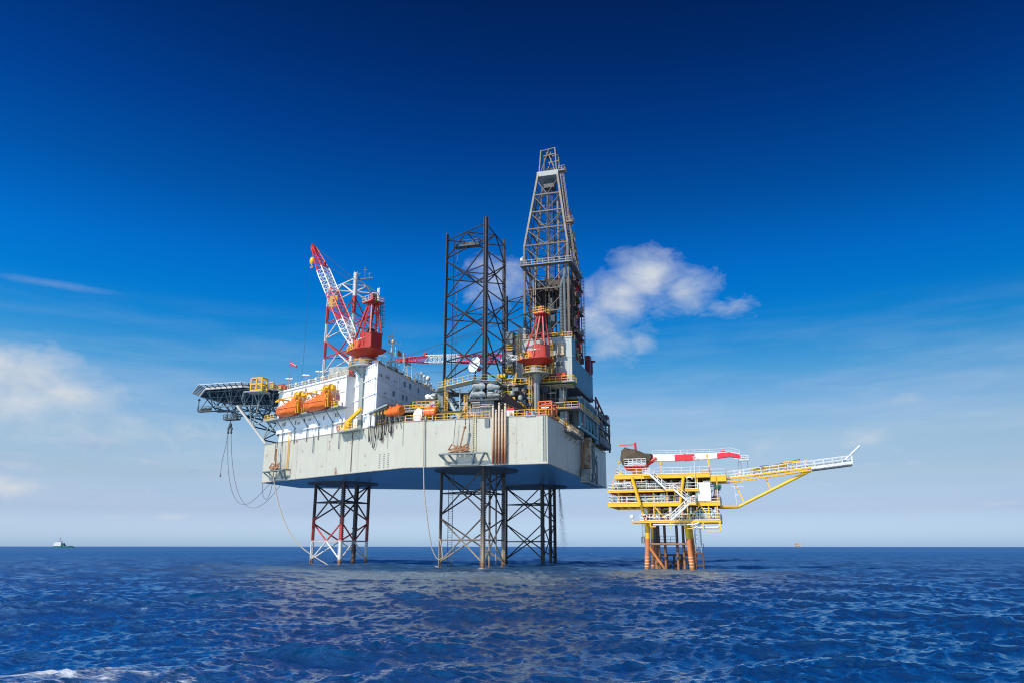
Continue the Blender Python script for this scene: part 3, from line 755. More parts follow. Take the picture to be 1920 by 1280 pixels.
# hook blocks
hp=tip1+Vector((-.3,0,-3.2)); Hk=thing('hook_block','yellow hook block hanging under the tip of the raised boom','hook block',tuple(hp-Vector((0,0,1.9))))
b=MB(); b.lathe(tuple(hp),[(.15,.9),(.5,.5),(.62,-.1),(.45,-.8),(.2,-1.0)],12,sy=.6); b.build('block',YEL,Hk)
b=MB(); b.path([hp+Vector((0,0,-1.0)),hp+Vector((0,0,-1.3)),hp+Vector((.28,0,-1.5)),hp+Vector((.2,0,-1.85)),hp+Vector((-.15,0,-1.85)),hp+Vector((-.28,0,-1.55))],.12); b.build('hook',YEL,Hk)
b=MB(); b.tube(hp+Vector((0,0,.8)),tip1,.035,5); b.tube(hp+Vector((.2,0,.8)),tip1+Vector((.2,0,0)),.035,5); b.build('fall_wire',LINE,Hk)
b=MB(); e=tip1+ax1*1.3; b.tube(e,(e.x-.2,e.y,39.5),.03,5); solo('whip_line',b,LINE,'thin crane line dropping from the boom tip to the quarters roof','wire',(e.x,e.y,39.5))
e=lp(H2(3,0,42),tip2,.33); e=Vector((-19.6,18.2,40.9)); bl=thing('hook_ball','red ball hook hanging below the lowered boom','hook ball',tuple(e))
b=MB(); b.sphere(tuple(e),.62,12,8,(1,1,.9)); b.tube(e,e+Vector((-1.3,.3,.0)),.22,8,.08); b.build('ball',BRED,bl)
b=MB(); b.tube(e+Vector((-1.2,.3,0)),(-36,21.5,41.6),.03,5); b.build('tag_line',LINE,bl)
e=Vector((-21.0,18.0,53.3)); 
b=MB(); b.sphere(tuple(lp((tip2.x,tip2.y,46),(-4.3,15,52),.60)),.55,10,7,(1,1,.8)); solo('pendant_spreader',b,BRED,'red spreader on the pendant wires behind the near dark leg','spreader',tuple(lp((tip2.x,tip2.y,46),(-4.3,15,52),.60)))
b=MB(); 
for a in (-1.0,1.0): b.beam((-38.4,20.6+a*1.2,39.9),(-38.2,21.9+a*.3,44.2),.14)
b.beam((-38.2,22,39.9),(-38.2,22,44.2),.28); b.beam((-38.2,20.2,44.2),(-38.2,23.8,44.2),.5,.3); b.beam((-38.2,20.3,44.3),(-38.2,20.3,46.3),.3); b.beam((-38.2,23.7,44.3),(-38.2,23.7,46.3),.3)
solo('boom_rest',b,GREY,'grey post rest on the quarters roof carrying the lowered boom tip','boom rest',(-38.2,22,39.9))

# ------------------------------------------------------------------ helideck
HC=(-83.5,30.5); HZ=41.0
He=thing('helideck','octagonal dark helideck with pale safety net, overhanging the bow beyond the quarters','helideck',(HC[0],HC[1],HZ))
def octo(r,z,rot=22.5): return [Vector((HC[0]+r/math.cos(math.radians(22.5))*math.cos(math.radians(45*i+rot)),HC[1]+r/math.cos(math.radians(22.5))*math.sin(math.radians(45*i+rot)),z)) for i in range(8)]
b=MB(); b.prism([(p.x,p.y) for p in octo(12.4,0)],HZ-.45,HZ); b.build('deck_plate',M('helideck underside steel',(.03,.04,.05),.6,var=.3,rust=.15),He,smooth=False)
o1,o2=octo(12.45,HZ-.5),octo(14.2,HZ+.15)
b=MB()
for i in range(8):
    j=(i+1)%8
    b.beam(o2[i],o2[j],.15); b.beam(o1[i],o1[j],.3,.5)
nr=b.build('net_rim',M('pale galvanised steel',(.60,.58,.53),.45,rust=.15),He)
b=MB()
for i in range(8):
    j=(i+1)%8
    for k in range(7):
        t=k/7; b.beam(o1[i].lerp(o1[j],t),o2[i].lerp(o2[j],t),.16)
b.build('net_arm',DGREY,He)
b=MB()
for i in range(8):
    j=(i+1)%8
    for k in range(14):
        t=k/14; b.beam(o1[i].lerp(o1[j],t)+Vector((0,0,.3)),o2[i].lerp(o2[j],t),.035)
    for k in (1,2,3): b.beam(o1[i].lerp(o2[i],k/4),o1[j].lerp(o2[j],k/4),.035)
b.build('safety_net',M('net cord',(.35,.36,.36),.7),He)
b=MB()      # under-deck truss
TS=M('truss paint',(.09,.14,.165),.45,var=.2,rust=.15)
zt_,zb_=HZ-.7,36.2
ys=[20.5,27,34,40.5]
for y in ys:
    xl=HC[0]-min(12.0,16.6-abs(y-HC[1])); xb=max(xl+3.2,-91.5); nb=4; dx=(-71.5-xb)/nb
    b.tube((xb,y,zb_+.3),(-71.5,y,zb_-.2),.17); b.tube((xl,y,zt_),(-72,y,zt_),.16); b.tube((xl,y,zt_),(xb,y,zb_+.3),.15)
    for k in range(nb+1):
        x=xb+k*dx; b.tube((x,y,zb_+.1),(x,y,zt_),.11)
        if k<nb: b.tube((x,y,zb_+.2),(x+dx/2,y,zt_),.12); b.tube((x+dx,y,zb_),(x+dx/2,y,zt_),.12)
for x in (-88,-82.5,-77):
    yl=min(12.0,16.6-abs(x-HC[0]))
    b.tube((x,20.5,zb_+.2),(x,40.5,zb_+.2),.15); b.tube((x,HC[1]-yl,zt_),(x,HC[1]+yl,zt_),.16)
    for k in range(3): b.tube((x,ys[k],zb_+.2),(x,ys[k+1],zt_),.11); b.tube((x,ys[k+1],zb_+.2),(x,ys[k],zt_),.11)
    b.tube((x,20.5,zb_+.2),(x,HC[1]-yl,zt_),.14); b.tube((x,40.5,zb_+.2),(x,HC[1]+yl,zt_),.14)
for x in range(-94,-71,2):
    yl=min(12.0,16.6-abs(x-HC[0])); b.beam((x,HC[1]-yl,HZ-.62),(x,HC[1]+yl,HZ-.62),.16,.34)
b.build('deck_truss',TS,He)
b=MB()
for y,y2 in ((20.2,22.6),(40.8,39.4)):
    b.tube((-81,y,36.4),(-73.9,y2,27.4),.30,10)
build_each(b,'main_brace',M('cream brace paint',(.62,.60,.53),.45,rust=.2),He)
b=MB()
for y,y2 in ((20.2,22.6),(40.8,39.4)):
    A=Vector((-81,y,36.4)); B_=Vector((-73.9,y2,27.4))
    b.tube((-75,y,36.4),lp(A,B_,.55),.15); b.tube(lp(A,B_,.55),(-71.5,y2,34.5),.14); b.tube(lp(A,B_,.9),(-72.6,y2,33.2),.15); b.tube(lp(A,B_,.9),(-70.6,y2,32.8),.13); b.tube((-77.5,y,36.4),lp(A,B_,.5),.13)
build_each(b,'strut',GREY,He)
b=MB()
for f in (.25,.55,.9):
    a=lp((-81,20.2,36.4),(-73.9,22.6,27.4),f); c=lp((-81,40.8,36.4),(-73.9,39.4,27.4),f); b.tube(a,c,.18); 
b.tube(lp((-81,20.2,36.4),(-73.9,22.6,27.4),.25),lp((-81,40.8,36.4),(-73.9,39.4,27.4),.9),.15); b.tube(lp((-81,40.8,36.4),(-73.9,39.4,27.4),.25),lp((-81,20.2,36.4),(-73.9,22.6,27.4),.9),.15)
for y in (25.5,36.5): b.tube((-79,y,36.3),(-71.5,y,28.5),.2)
b.build('cross_brace',DGREY,He)
# forward access walkway and hanging basket platform
b=MB(); b.box(-94.0,-85,22.6,23.7,35.9,36.05); b.rail([(-94.0,22.6,36.05),(-90,22.6,36.05)],1.1,1.2,.045); b.beam((-93.8,23,36.1),(-91.6,23.5,39.8),.14); b.beam((-93.9,22.7,36.05),(-93.9,22.7,38.8),.16); b.lathe((-93.9,22.7,38.6),[(.1,0),(.3,.1),(.3,.5),(.1,.6)],8)
for k in range(4): b.cb((-92.9+k*.7,23.1,36.4+(k%2)*.25),(.65,.6,.55))
b.build('access_walkway',DGREY,He)
b=MB(); b.box(-84.0,-80.4,19.6,21.2,33.0,33.2); b.rail([(-84,19.6,33.2),(-80.4,19.6,33.2),(-80.4,21.2,33.2),(-84,21.2,33.2)],1.1,1.0,.045,closed=True)
for x in (-83.6,-80.8): b.beam((x,20.4,33.2),(x,20.4,36.6),.13)
b.beam((-83.6,20.4,36.2),(-81.4,20.4,33.2),.1); b.beam((-80.8,20.4,36.2),(-82.6,20.4,33.2),.1); b.build('inspection_cradle',DGREY,He)
# yellow rescue cage and equipment beside the helideck
Bk=thing('rescue_cage','yellow framed cage standing at the helideck edge next to the quarters roof','cage',(-73.0,17.0,38.9))
b=MB()
x0,x1,y0,y1,z0,z1=-74.5,-71.6,15.9,17.9,38.9,41.7
for x in (x0,(x0+x1)/2,x1):
    for y in (y0,y1): b.beam((x,y,z0),(x,y,z1),.3)
for z in (z0,(z0+z1)/2,z1):
    for y in (y0,y1): b.beam((x0,y,z),(x1,y,z),.3)
    for x in (x0,x1): b.beam((x,y0,z),(x,y1,z),.3)
b.build('frame',YEL,Bk)
b=MB(); b.box(x0-1.2,x1+.6,y0-.6,y1+.6,z0-.5,z0-.22); b.beam((x0-1.4,y0-.5,z0-.4),(x0-3.2,y0+1.5,z0-1.7),.3); b.build('shelf',GREY,Bk)
b=MB(); b.cb((-70.2,18.0,40.0),(1.1,1.0,.9)); b.tube((-70.8,17.6,40.8),(-69.6,17.6,40.8),.25); b.cb((-68.8,19,39.8),(1.0,.9,.6)); b.rail([(-71,17.2,39.4),(-67.6,19.2,39.4)],1.0,1,.045)
solo('foam_monitor',b,M('dull yellow gear',(.5,.36,.1),.5,rust=.4),'dull yellow fire monitor between the helideck and the quarters roof','fire monitor',(-72,17.5,39.5))
b=MB(); b.cb((-69.0,20.0,40.2),(1.3,1.0,1.2)); b.cb((-68.0,19.6,39.9),(1.0,.8,.8)); solo('hose_cabinet',b,BRED,'small red cabinet on the bow corner of the quarters roof','cabinet',(-69,20,39.3))
# hoses slung below the cradle
hb=Vector((-82.4,20.3,32.4)); HB=thing('hose_hanger','black hook hanger under the helideck cradle holding the slack hoses','hanger',tuple(hb))
b=MB(); b.tube(hb,hb+Vector((0,0,.7)),.1); b.lathe(tuple(hb),[(.1,0),(.35,-.3),(.4,-.9),(.2,-1.2)],10)
for dx in (-.4,.45): b.lathe((hb.x+dx,hb.y,hb.z),[(.12,-1.0),(.3,-1.4),(.15,-1.9),(.28,-2.4),(.1,-2.7)],8)
b.build('hook',DGREY,HB)
def cat(p,q,sag,k=24):
    p=Vector(p);q=Vector(q); return [p.lerp(q,i/k)-Vector((0,0,sag*4*(i/k)*(1-i/k))) for i in range(k+1)]
def bez(P,k=30):
    P=[Vector(p) for p in P]; out=[]
    for i in range(k+1):
        t=i/k; Q_=P[:]
        while len(Q_)>1: Q_=[a.lerp(c,t) for a,c in zip(Q_,Q_[1:])]
        out.append(Q_[0])
    return out
h0=hb+Vector((-.4,0,-2.5)); h1=hb+Vector((.45,0,-2.5))
E_=Vector((-71.5,22,18.4))
b=MB(); b.path([h0,h0+Vector((-.3,0,-3)),h0+Vector((-.9,0,-6.5)),h0+Vector((-1.0,0,-9.6))],.06,6); b.lathe(tuple(h0+Vector((-1.0,0,-10.2))),[(.1,.8),(.17,.5),(.17,0)],8); solo('slack_hose',b,HOSEG,'short grey hose hanging straight below the helideck cradle','hose',tuple(h0),'hoses slung below the helideck')
b=MB(); b.path(bez([h0,h0+Vector((.6,0,-9)),h0+Vector((2.0,0,-19.5)),h0+Vector((7.0,0,-20.5)),h0+Vector((10,.5,-13)),E_+Vector((.8,0,.1))],40),.06,6); solo('slack_hose',b,HOSEG,'outer long grey hose looping from the helideck cradle under the bow','hose',tuple(h0),'hoses slung below the helideck')
b=MB(); b.path(bez([h1,h1+Vector((1.0,0,-9)),h1+Vector((3.0,0,-18)),h1+Vector((7.5,0,-22.5)),h1+Vector((12,.5,-15)),E_+Vector((4.2,-1,.1))],40),.06,6); solo('slack_hose',b,HOSEG,'inner long grey hose looping deepest from the helideck cradle under the bow','hose',tuple(h1),'hoses slung below the helideck')
b=MB(); b.path(bez([(-74.1,23,18.4),(-74,23,13),(-71.0,22,13.5),(-70.3,21.2,18.5)],24),.06,6); solo('slack_hose',b,HOSEG,'small grey hose loop hanging under the bow corner of the hull','hose',(-74,23,18),'hoses slung below the helideck')
# ------------------------------------------------------------------ mooring hoses
b=MB(); b.path(bez([(-69.0,19.3,20.5),(-68.4,19.2,16),(-64.5,18.5,6),(-61,18,3.5),(-57,18,2.5),(-51,18,-.8)],40),.11,7); solo('transfer_hose',b,ROPE,'pale hose trailing from the bow anchor down past the banded leg into the sea','hose',(-69,19.3,0),'pale hoses hanging to the sea')
b=MB(); b.path([(-23.8,.1,27.3),(-23.95,-.45,27.2),(-23.9,-.45,25),(-23.75,-.5,18.9),(-23.5,-.5,14.5),(-23.25,-.4,12.0),(-22.9,0,9),(-22.6,.6,6),(-22.2,1.2,3.4),(-21.6,1.7,2.0),(-21.1,1.9,1.65),(-20.6,2.2,2.1),(-20.9,2.6,3.6),(-22.9,6.5,5.4)],.10,7); solo('transfer_hose',b,ROPE,'pale hose hanging from the hull edge to the foot of the near dark leg','hose',(-23.8,0,0),'pale hoses hanging to the sea')

# ------------------------------------------------------------------ drilling package
X0,X1,Y0,Y1=-12.0,.65,19.7,42.8
Dk=thing('drill_floor','clad drill floor structure of grey wind walls and open steel under the derrick','drill floor',(-6,31,ZT))
b=MB()      # cantilever beams and columns
for y in (24.2,38.8):
    b.box(-26,2.2,y-.7,y+.7,28.2,34.0)
b.box(-12,2.0,22.4,40.6,34.0,34.6)
for x in (-10.5,-1.5):
    for y in (20.6,41.5): b.box(x-.6,x+.6,y-.6,y+.6,ZT,37.6)
b.build('cantilever_beam',MGREY,Dk,smooth=False)
b=MB()      # truss seen on the stern face
for k in range(5):
    y=21.5+k*4.0
    b.tube((1.6,y,28.0),(1.6,y+2.0,33.8),.26); b.tube((1.6,y+4.0,28.0),(1.6,y+2.0,33.8),.26)
    b.tube((1.6,y,28),(1.6,y,33.8),.2)
b.beam((1.6,20.8,28.0),(1.6,41.5,28.0),.45); b.beam((1.6,20.8,34),(1.6,41.5,34),.4)
b.build('stern_truss',TEAL,Dk)
b=MB()
b.box(X0,X1,Y0,Y1,36.9,37.4); b.box(X0+1.5,X1-1,Y0+1,Y1-1,42.4,42.8)
b.box(X0-.5,X1+.9,16.9,Y0,36.6,36.85); b.box(-9,2.2,17.6,20.5,31.2,31.5); b.box(.7,2.3,20.5,42,31.2,31.5)
b.build('floor_deck',MGREY,Dk,smooth=False)
b=MB()
b.box(X1-.12,X1,Y0,Y1,37.4,42.7)
for k in range(47): b.box(X1,X1+.04,Y0+.1+k*.49,Y0+.3+k*.49,37.5,42.6)
b.box(X1-.02,X1+.12,Y0,Y1,42.6,42.8); b.box(X1-.02,X1+.1,Y0,Y1,37.3,37.5); b.box(X1-.12,X1,Y0,23.2,42.8,46.8)
b.build('stern_wind_wall',TEAL,Dk,smooth=False)
b=MB()
b.box(X0,-6.4,Y0,Y0+.15,37.4,46.7); b.box(-2.9,X1,Y0,Y0+.15,37.4,46.8); b.box(-6.4,-2.9,Y0+1.2,Y0+1.35,37.4,46.7); b.box(-6.4,-2.9,Y0,Y0+1.3,45.6,46.7)
b.box(X0,X1,Y0,Y1,46.68,46.8) if False else None
x=X0+.1
while x<X1:
    if not(-6.5<x<-3): b.box(x,x+.1,Y0-.05,Y0,37.5,46.6)
    x+=.62
b.box(X0-.05,X1+.05,Y0-.12,Y0+.1,46.7,46.95); b.box(-2.9,X1+.03,Y0-.1,Y0,42.6,42.85)
b.box(X0,X0+.15,Y0,Y1,37.4,44.5)
b.build('front_wind_wall',CLAD,Dk,smooth=False)
b=MB(); b.box(X0+.2,X1-.2,Y0+.2,Y1-.2,42.9,43.1); b.build('rig_floor_plate',DGREY,Dk)
b=MB()
b.rail([(X0-.4,17,36.85),(X1+.8,17,36.85),(X1+.8,19.6,36.85)],1.15,1.3,.05); b.rail([(-8.9,17.7,31.5),(2.1,17.7,31.5),(2.2,20.4,31.5),(2.2,41.9,31.5)],1.15,1.4,.05); b.rail([(X0,Y0+.3,46.95),(-7,Y0+.3,46.95)],1.1,1.2,.04); b.rail([(-4.5,Y0+.3,46.95),(X1,Y0+.3,46.95)],1.1,1.1,.05)
b.build('floor_railing',YEL,Dk)
b=MB(); b.ladder((-3.6,18.9,36.9),(-3.6,18.9,46),.7,r=.07); b.cage((-3.6,18.9,38.5),(-3.6,18.9,46),(0,-1,0),.95,.8); b.ladder((-10.9,19.3,43),(-10.9,19.3,48.2),.6,r=.06); b.cage((-10.9,19.3,43.5),(-10.9,19.3,48),(0,-1,0),.9,.8); b.build('caged_ladder',YEL,Dk)
b=MB()      # dark box as painted shade and hanging service lines below the floor
b.box(-11,-.2,23,40,28.2,33.8); b.build('void_shade_block',DGREY,Dk,smooth=False)
b=MB()
for k in range(5): b.tube((-11.8,17.6+k*.42,36.3-.1*k),(1.2,17.6+k*.42,36.3-.1*k),.1)
for x in (-9.5,-5.2,-3.7,-1.0): b.tube((x,18.2,31.5),(x,18.2,36.5),.09)
for x,z in ((-8,34.7),(-3.2,34.6),(-4.6,32.4),(-1.6,32.5)): b.cb((x,17.4,z),(1.5,.25,.22))
build_each(b,'service_line',M('service pipes',(.33,.28,.2),.5,rust=.4),Dk)
b=MB(); r9=random.Random(17)
for k in range(26):
    x=-11.5+r9.random()*11.5; z=r9.choice((28.0,29.4,31.6,32.6,35.2,37.6,40.2,43.0)); y=17.4+r9.random()*2.0; b.cb((x,y,z+.4+r9.random()*.5),(.4+r9.random()*1.1,.5+r9.random()*.5,.5+r9.random()*1.2))
build_each(b,'floor_equipment',DGREY,Dk)
b=MB()
for k in range(9):
    x=-11.5+r9.random()*11; b.path([(x,19.2,37+r9.random()*2),(x,19.1,40+r9.random()*5),(x+.8,19.2,41+r9.random()*5)],.07+r9.random()*.08,6)
for k in range(6): b.tube((-11.8+k*2.1,19.4,28+r9.random()),(-11.2+k*2.1,19.3,36.2),.11,6)
build_each(b,'floor_pipe',M('floor pipe paint',(.2,.19,.16),.5,rust=.4),Dk)
b=MB(); b.box(-2.1,-.55,19.3,20.9,29.1,31.0); b.box(-2.15,-.9,19.35,20.6,31.5,36.7); b.box(-2.4,-.4,19.3,21,28.2,29.1); b.build('column_casing',GREY,Dk,smooth=False)
b=MB(); b.box(-2.4,-1.0,18.9,19.8,43.2,45.8); b.box(-2.6,-.8,18.6,19.6,42.9,43.2); b.build('wall_cabinet',CREAM,Dk,smooth=False)
b=MB(); b.box(-11.4,-9.6,20.0,22.0,46.9,49.6); b.box(-9.0,-8.0,20.4,21.6,46.9,48.2); build_each(b,'vent_trunk',GREY,Dk)
b=MB(); b.box(-13.6,-12.1,18.6,21.0,40,48.8)
for z in (41,44.5,47): b.box(-13.9,-11.9,18.4,21.2,z,z+.2)
b.build('choke_tower',MGREY,Dk,smooth=False)
b=MB(); b.box(-14.2,-11.8,18,20,39.6,39.8); b.rail([(-14.2,18,39.8),(-11.8,18,39.8)],1.1,1,.05); b.rail([(-14.2,18.4,44.7),(-11.8,18.4,44.7)],1.1,1,.05); b.build('choke_gallery',YEL,Dk)
# red machines on the floor gallery
mm=thing('mud_pump_skid','dark red machine skid on the gallery right of the smaller crane','machine skid',(-2.4,18.3,36.85))
b=MB(); b.box(-5.4,-2.6,17.7,19.3,37.0,38.7); b.box(-5.6,-.4,17.6,19.4,36.85,37.05); b.build('housing',DRED,mm)
b=MB(); b.box(-2.4,-1.2,17.7,19.2,37.0,38.9); b.tube((-.9,17.6,38.3),(-.9,19.2,38.3),.5); b.tube((-1.0,18,37),(-.4,18,39),.08); b.build('motor',BRED,mm)
for x in (-4.9,-4.0,-3.1,-1.9): pass

# derrick
DC=(-6.3,31.0)
Dr=thing('drilling_derrick','very tall tapering steel drilling derrick, the tallest thing on the rig','derrick',(DC[0],DC[1],43.1))
def dw(z):          # half width along x and y
    if z<71: return 5.1,5.0
    k=(z-71)/(89.9-71); return 5.1-2.7*k,5.0-2.5*k
def dc(i,z):
    a,c=dw(z); sx,sy=((-1,-1),(1,-1),(1,1),(-1,1))[i]; return Vector((DC[0]+sx*a,DC[1]+sy*c,z))
zs=[43.1,49.6,55.06,60.39,66.0,71.2,75.5,80.0,84.6,88.9]
for i in range(4):
    b=MB(); b.beam(dc(i,43.1),dc(i,71),.52,.52); b.beam(dc(i,71),dc(i,90.0),.46,.46); b.build('corner_leg',DRILLM,Dr)
for f in range(4):
    b=MB(); i,j=f,(f+1)%4
    for k in range(len(zs)-1):
        z0,z1=zs[k],zs[k+1]
        if k>0: b.beam(dc(i,z0),dc(j,z0),.26,.28)
        m=(dc(i,z0)+dc(j,z0))/2
        if f==1 and k==0: continue
        b.beam(dc(i,z1-.3),m,.17); b.beam(dc(j,z1-.3),m,.17)
        if f in (1,3): b.beam(dc(i,(z0+z1)/2),dc(j,(z0+z1)/2),.16)
    b.build('face_bracing',DRILLM,Dr)
b=MB()
for k in range(1,len(zs)-1):
    z0,z1=zs[k],zs[k+1]; m0=(dc(0,z0)+dc(3,z0))/2; m1=(dc(1,z0)+dc(2,z0))/2
    b.beam((dc(0,z0)+dc(1,z0))/2,m0,.13); b.beam(m0,(dc(2,z0)+dc(3,z0))/2,.13); b.beam((dc(2,z0)+dc(3,z0))/2,m1,.13); b.beam(m1,(dc(0,z0)+dc(1,z0))/2,.13)
for dx,dy,r,z1 in ((-4.3,-3.9,.13,84),(-3.9,-4.2,.1,70),(3.9,-4.2,.2,66),(4.2,-3.6,.12,80),(-4.5,2,.18,66),(-4.4,3.2,.12,78),(4.3,3.3,.2,70),(0,4.4,.15,84),(2.4,4.2,.2,72),(-2.2,4.3,.16,72)):
    f=lambda z:(dw(z)[0]/5.1)
    b.path([(DC[0]+dx*f(z)*.97,DC[1]+dy*f(z)*.97,z) for z in (43.5,55,71,z1)] if z1>71 else [(DC[0]+dx,DC[1]+dy,43.5),(DC[0]+dx,DC[1]+dy,z1)],r,6)
b.box(DC[0]-4.9,DC[0]+4.9,DC[1]+4.2,DC[1]+4.7,58.5,62); b.box(DC[0]-4.9,DC[0]-4.4,DC[1]-1,DC[1]+4.7,59.5,62)
for x0,x1,y,z0,z1 in ((-4.6,-2.2,3.9,43.4,57),(-1.2,.6,4.3,43.4,52),(2.0,4.6,4.1,43.4,60),(-3.0,-1.8,-1.0,43.4,50),(1.0,2.0,-2.0,43.4,49)): b.box(DC[0]+x0,DC[0]+x1,DC[1]+y-.3,DC[1]+y+.3,z0,z1)
b.build('inner_bracing',BROWN,Dr)
b=MB(); z=89.9; a=2.6
b.box(DC[0]-a,DC[0]+a,DC[1]-a,DC[1]+a,z-.2,z)
for s_,(x0,x1,y0,y1) in enumerate(((-a,a,-a,-a+.12),(-a,a,a-.12,a),(-a,-a+.12,-a,a),(a-.12,a,-a,a))): b.box(DC[0]+x0*1.02,DC[0]+x1*1.02,DC[1]+y0*1.02,DC[1]+y1*1.02,z-.25,z+1.0)
b.build('crown_platform',GREY,Dr)
b=MB(); t=97.2
for sx in (-1,1):
    for sy in (-1,1): b.beam((DC[0]+sx*2.2,DC[1]+sy*2.2,z),(DC[0]+sx*1.75,DC[1]+sy*1.8,t-.3*(sx<0)),.24)
for sy in (-1,1):
    b.beam((DC[0]-1.75,DC[1]+sy*1.8,t-.4),(DC[0]+1.75,DC[1]+sy*1.8,t),.18); b.beam((DC[0]-1.1,DC[1]+sy*1.8,t-1.9),(DC[0]+2.0,DC[1]+sy*1.8,t-1.6),.26)
    b.beam((DC[0]-2.0,DC[1]+sy*2.0,z+.5),(DC[0]+.2,DC[1]+sy*1.8,t-.3),.2); b.beam((DC[0]+2.0,DC[1]+sy*2.0,z+.5),(DC[0]+.3,DC[1]+sy*1.8,t-1.9),.2)
for sx in (-1,1): b.beam((DC[0]+sx*1.75,DC[1]-1.8,t-.2),(DC[0]+sx*1.75,DC[1]+1.8,t-.2),.18)
b.build('gin_pole_frame',DRILLM,Dr)
b=MB()
for k in range(4): b.tube((DC[0]-.9+k*.5,DC[1]-.15,z+2.0),(DC[0]-.75+k*.5,DC[1]+.15,z+2.0),.95,14)
b.cb((DC[0],DC[1],z+1.2),(2.6,1.6,1.2)); b.cb((DC[0]+.1,DC[1]-1.0,t-1.4),(1.2,1,1.3)); b.lathe((DC[0]-.3,DC[1],t),[(.12,0),(.25,.2),(.25,.7),(.05,.9)],8); b.build('crown_block',DGREY,Dr)
b=MB(); b.cb((DC[0],DC[1],88.1),(2.6,2.4,1.8)); b.build('top_sheave_box',DGREY,Dr)
b=MB()      # guide rails and racked pipe
for sx in (-1.1,1.6): b.tube((DC[0]+sx,DC[1]+2.2,44),(DC[0]+sx*.9,DC[1]+1.6,87),.27,8)
for sx in (-3.4,-2.9): b.tube((DC[0]+sx,DC[1]-3.6,44),(DC[0]+sx,DC[1]-3.6,64),.16,7)
build_each(b,'guide_rail',M('pale brown rail',(.30,.235,.17),.5,rust=.3),Dr)
b=MB()
for i in range(10):
    for j in range(5):
        if rnd.random()<.85: b.tube((DC[0]-3.9+i*.22,DC[1]+1.2+j*.5,43.4),(DC[0]-3.6+i*.22,DC[1]+1.2+j*.5,63.5+rnd.random()),.085,5)
for i in range(9):
    for j in range(5): b.tube((DC[0]+2.4+i*.24,DC[1]+.6+j*.6,43.4),(DC[0]+2.5+i*.24,DC[1]+.6+j*.6,62.8+rnd.random()),.085,5)
build_each(b,'racked_pipe',BROWN,Dr)
b=MB(); b.box(DC[0]-4.8,DC[0]+4.8,DC[1]+1.0,DC[1]+4.6,61.8,62.2); 
for k in range(8): b.box(DC[0]-4.6+k*1.2,DC[0]-4.3+k*1.2,DC[1]-2.0,DC[1]+1,61.9,62.15)
b.box(DC[0]-1.5,DC[0]+4.6,DC[1]+1.5,DC[1]+4.5,62.2,64.6); b.box(DC[0]-4.8,DC[0]-3.2,DC[1]+2,DC[1]+4.4,62.2,63.6)
b.build('monkey_board',BROWN,Dr)
b=MB(); zz=66.0; a=5.35
for (x0,x1,y0,y1) in ((-a-.5,a+.9,-a-.9,-a+.2),(-a-.5,a+.9,a-.2,a+.9),(-a-.5,-a+.5,-a,a),(a-.2,a+.9,-a,a)): b.box(DC[0]+x0,DC[0]+x1,DC[1]+y0,DC[1]+y1,zz-.12,zz)
b.build('belt_walkway',MGREY,Dr)
b=MB(); b.rail([(DC[0]-a-.4,DC[1]-a-.8,zz),(DC[0]+a+.8,DC[1]-a-.8,zz),(DC[0]+a+.8,DC[1]+a+.8,zz),(DC[0]-a-.4,DC[1]+a+.8,zz)],1.2,1.3,.05,closed=True); b.build('belt_railing',M('grey rail',(.33,.31,.28),.5,rust=.3),Dr)
b=MB(); b.cb((DC[0],DC[1],57),(1.6,1.2,2.4)); b.cb((DC[0]+.3,DC[1],54),(1.2,1.1,2.5)); b.tube((DC[0],DC[1],58),(DC[0],DC[1],59.5),.5); b.build('travelling_block',DGREY,Dr)
b=MB()
for k in range(6): b.tube((DC[0]-.5+k*.2,DC[1]+(k%2)*.3,58),(DC[0]-.5+k*.2,DC[1]+(k%2)*.3,88),.035,5)
for k in range(3): b.tube((DC[0]-3.5+k*2.9,DC[1]-4,47),(DC[0]-1.5+k*1.2,DC[1]-2,86),.04,5)
b.build('drilling_line',LINE,Dr)
b=MB(); P=[(-1.9,25.4,64.6),(-1.75,25.4,63.5),(-2.2,25.4,62.0),(-2.75,25.4,60.6),(-2.8,25.4,58),(-2.75,25.4,53),(-2.7,25.4,47.5)]
b.path(P,.33,8)
for i in range(40):
    p=Vector((-2.75,25.4,47.6+i*.34)) if i<38 else None
    if p: b.lathe(tuple(p),[(.33,0),(.42,.05),(.42,.14),(.33,.2)],8)
b.path([(-2.0,25.5,63.9),(-2.0,25.5,47)],.3,8); b.build('service_loop',MGREY,Dr)
b=MB()      # stern side services, ladders and standpipes
xr=DC[0]+5.6
for y,r,z1 in ((27.4,.16,74),(28.6,.13,80),(29.5,.2,64),(31.2,.14,70),(33.0,.18,62),(34.6,.22,66),(35.6,.13,60)): b.path([(xr,y,43.2),(xr,y,z1*.8),(xr-.3,y+.5,z1)],r,6)
for z in (50,56,62): b.box(xr-.2,xr+.9,27,36.5,z,z+.16)
for k in range(16): b.cb((xr+.25,26.8+rnd.random()*9.6,45+rnd.random()*20),(.7,.5+rnd.random()*1.2,.5+rnd.random()*1.6))
b.build('standpipes',BROWN,Dr)
b=MB()
for k in range(10): b.cb((xr+.4,27.4+rnd.random()*9,44+rnd.random()*20),(.35,.35,.9+rnd.random()*2.2))
build_each(b,'counterweight',BRED,Dr)
b=MB(); p=(xr+.1,37.3,46); q=(xr+.1,37.3,66); b.ladder(p,q,.6,across=(0,1,0),r=.06); b.cage(p,q,(1,0,0),.9,.8,across=(0,1,0))
p=dc(1,67)+Vector((.8,.4,0)); q=dc(1,89.8)+Vector((.7,.4,0)); b.ladder(p,q,.6,across=(0,1,0),r=.05); b.cage(p,q,(1,0,0),.9,.8,across=(0,1,0))
p=dc(2,67)+Vector((.7,.3,0)); q=dc(2,79)+Vector((.6,.3,0)); b.ladder(p,q,.6,across=(0,1,0),r=.06)
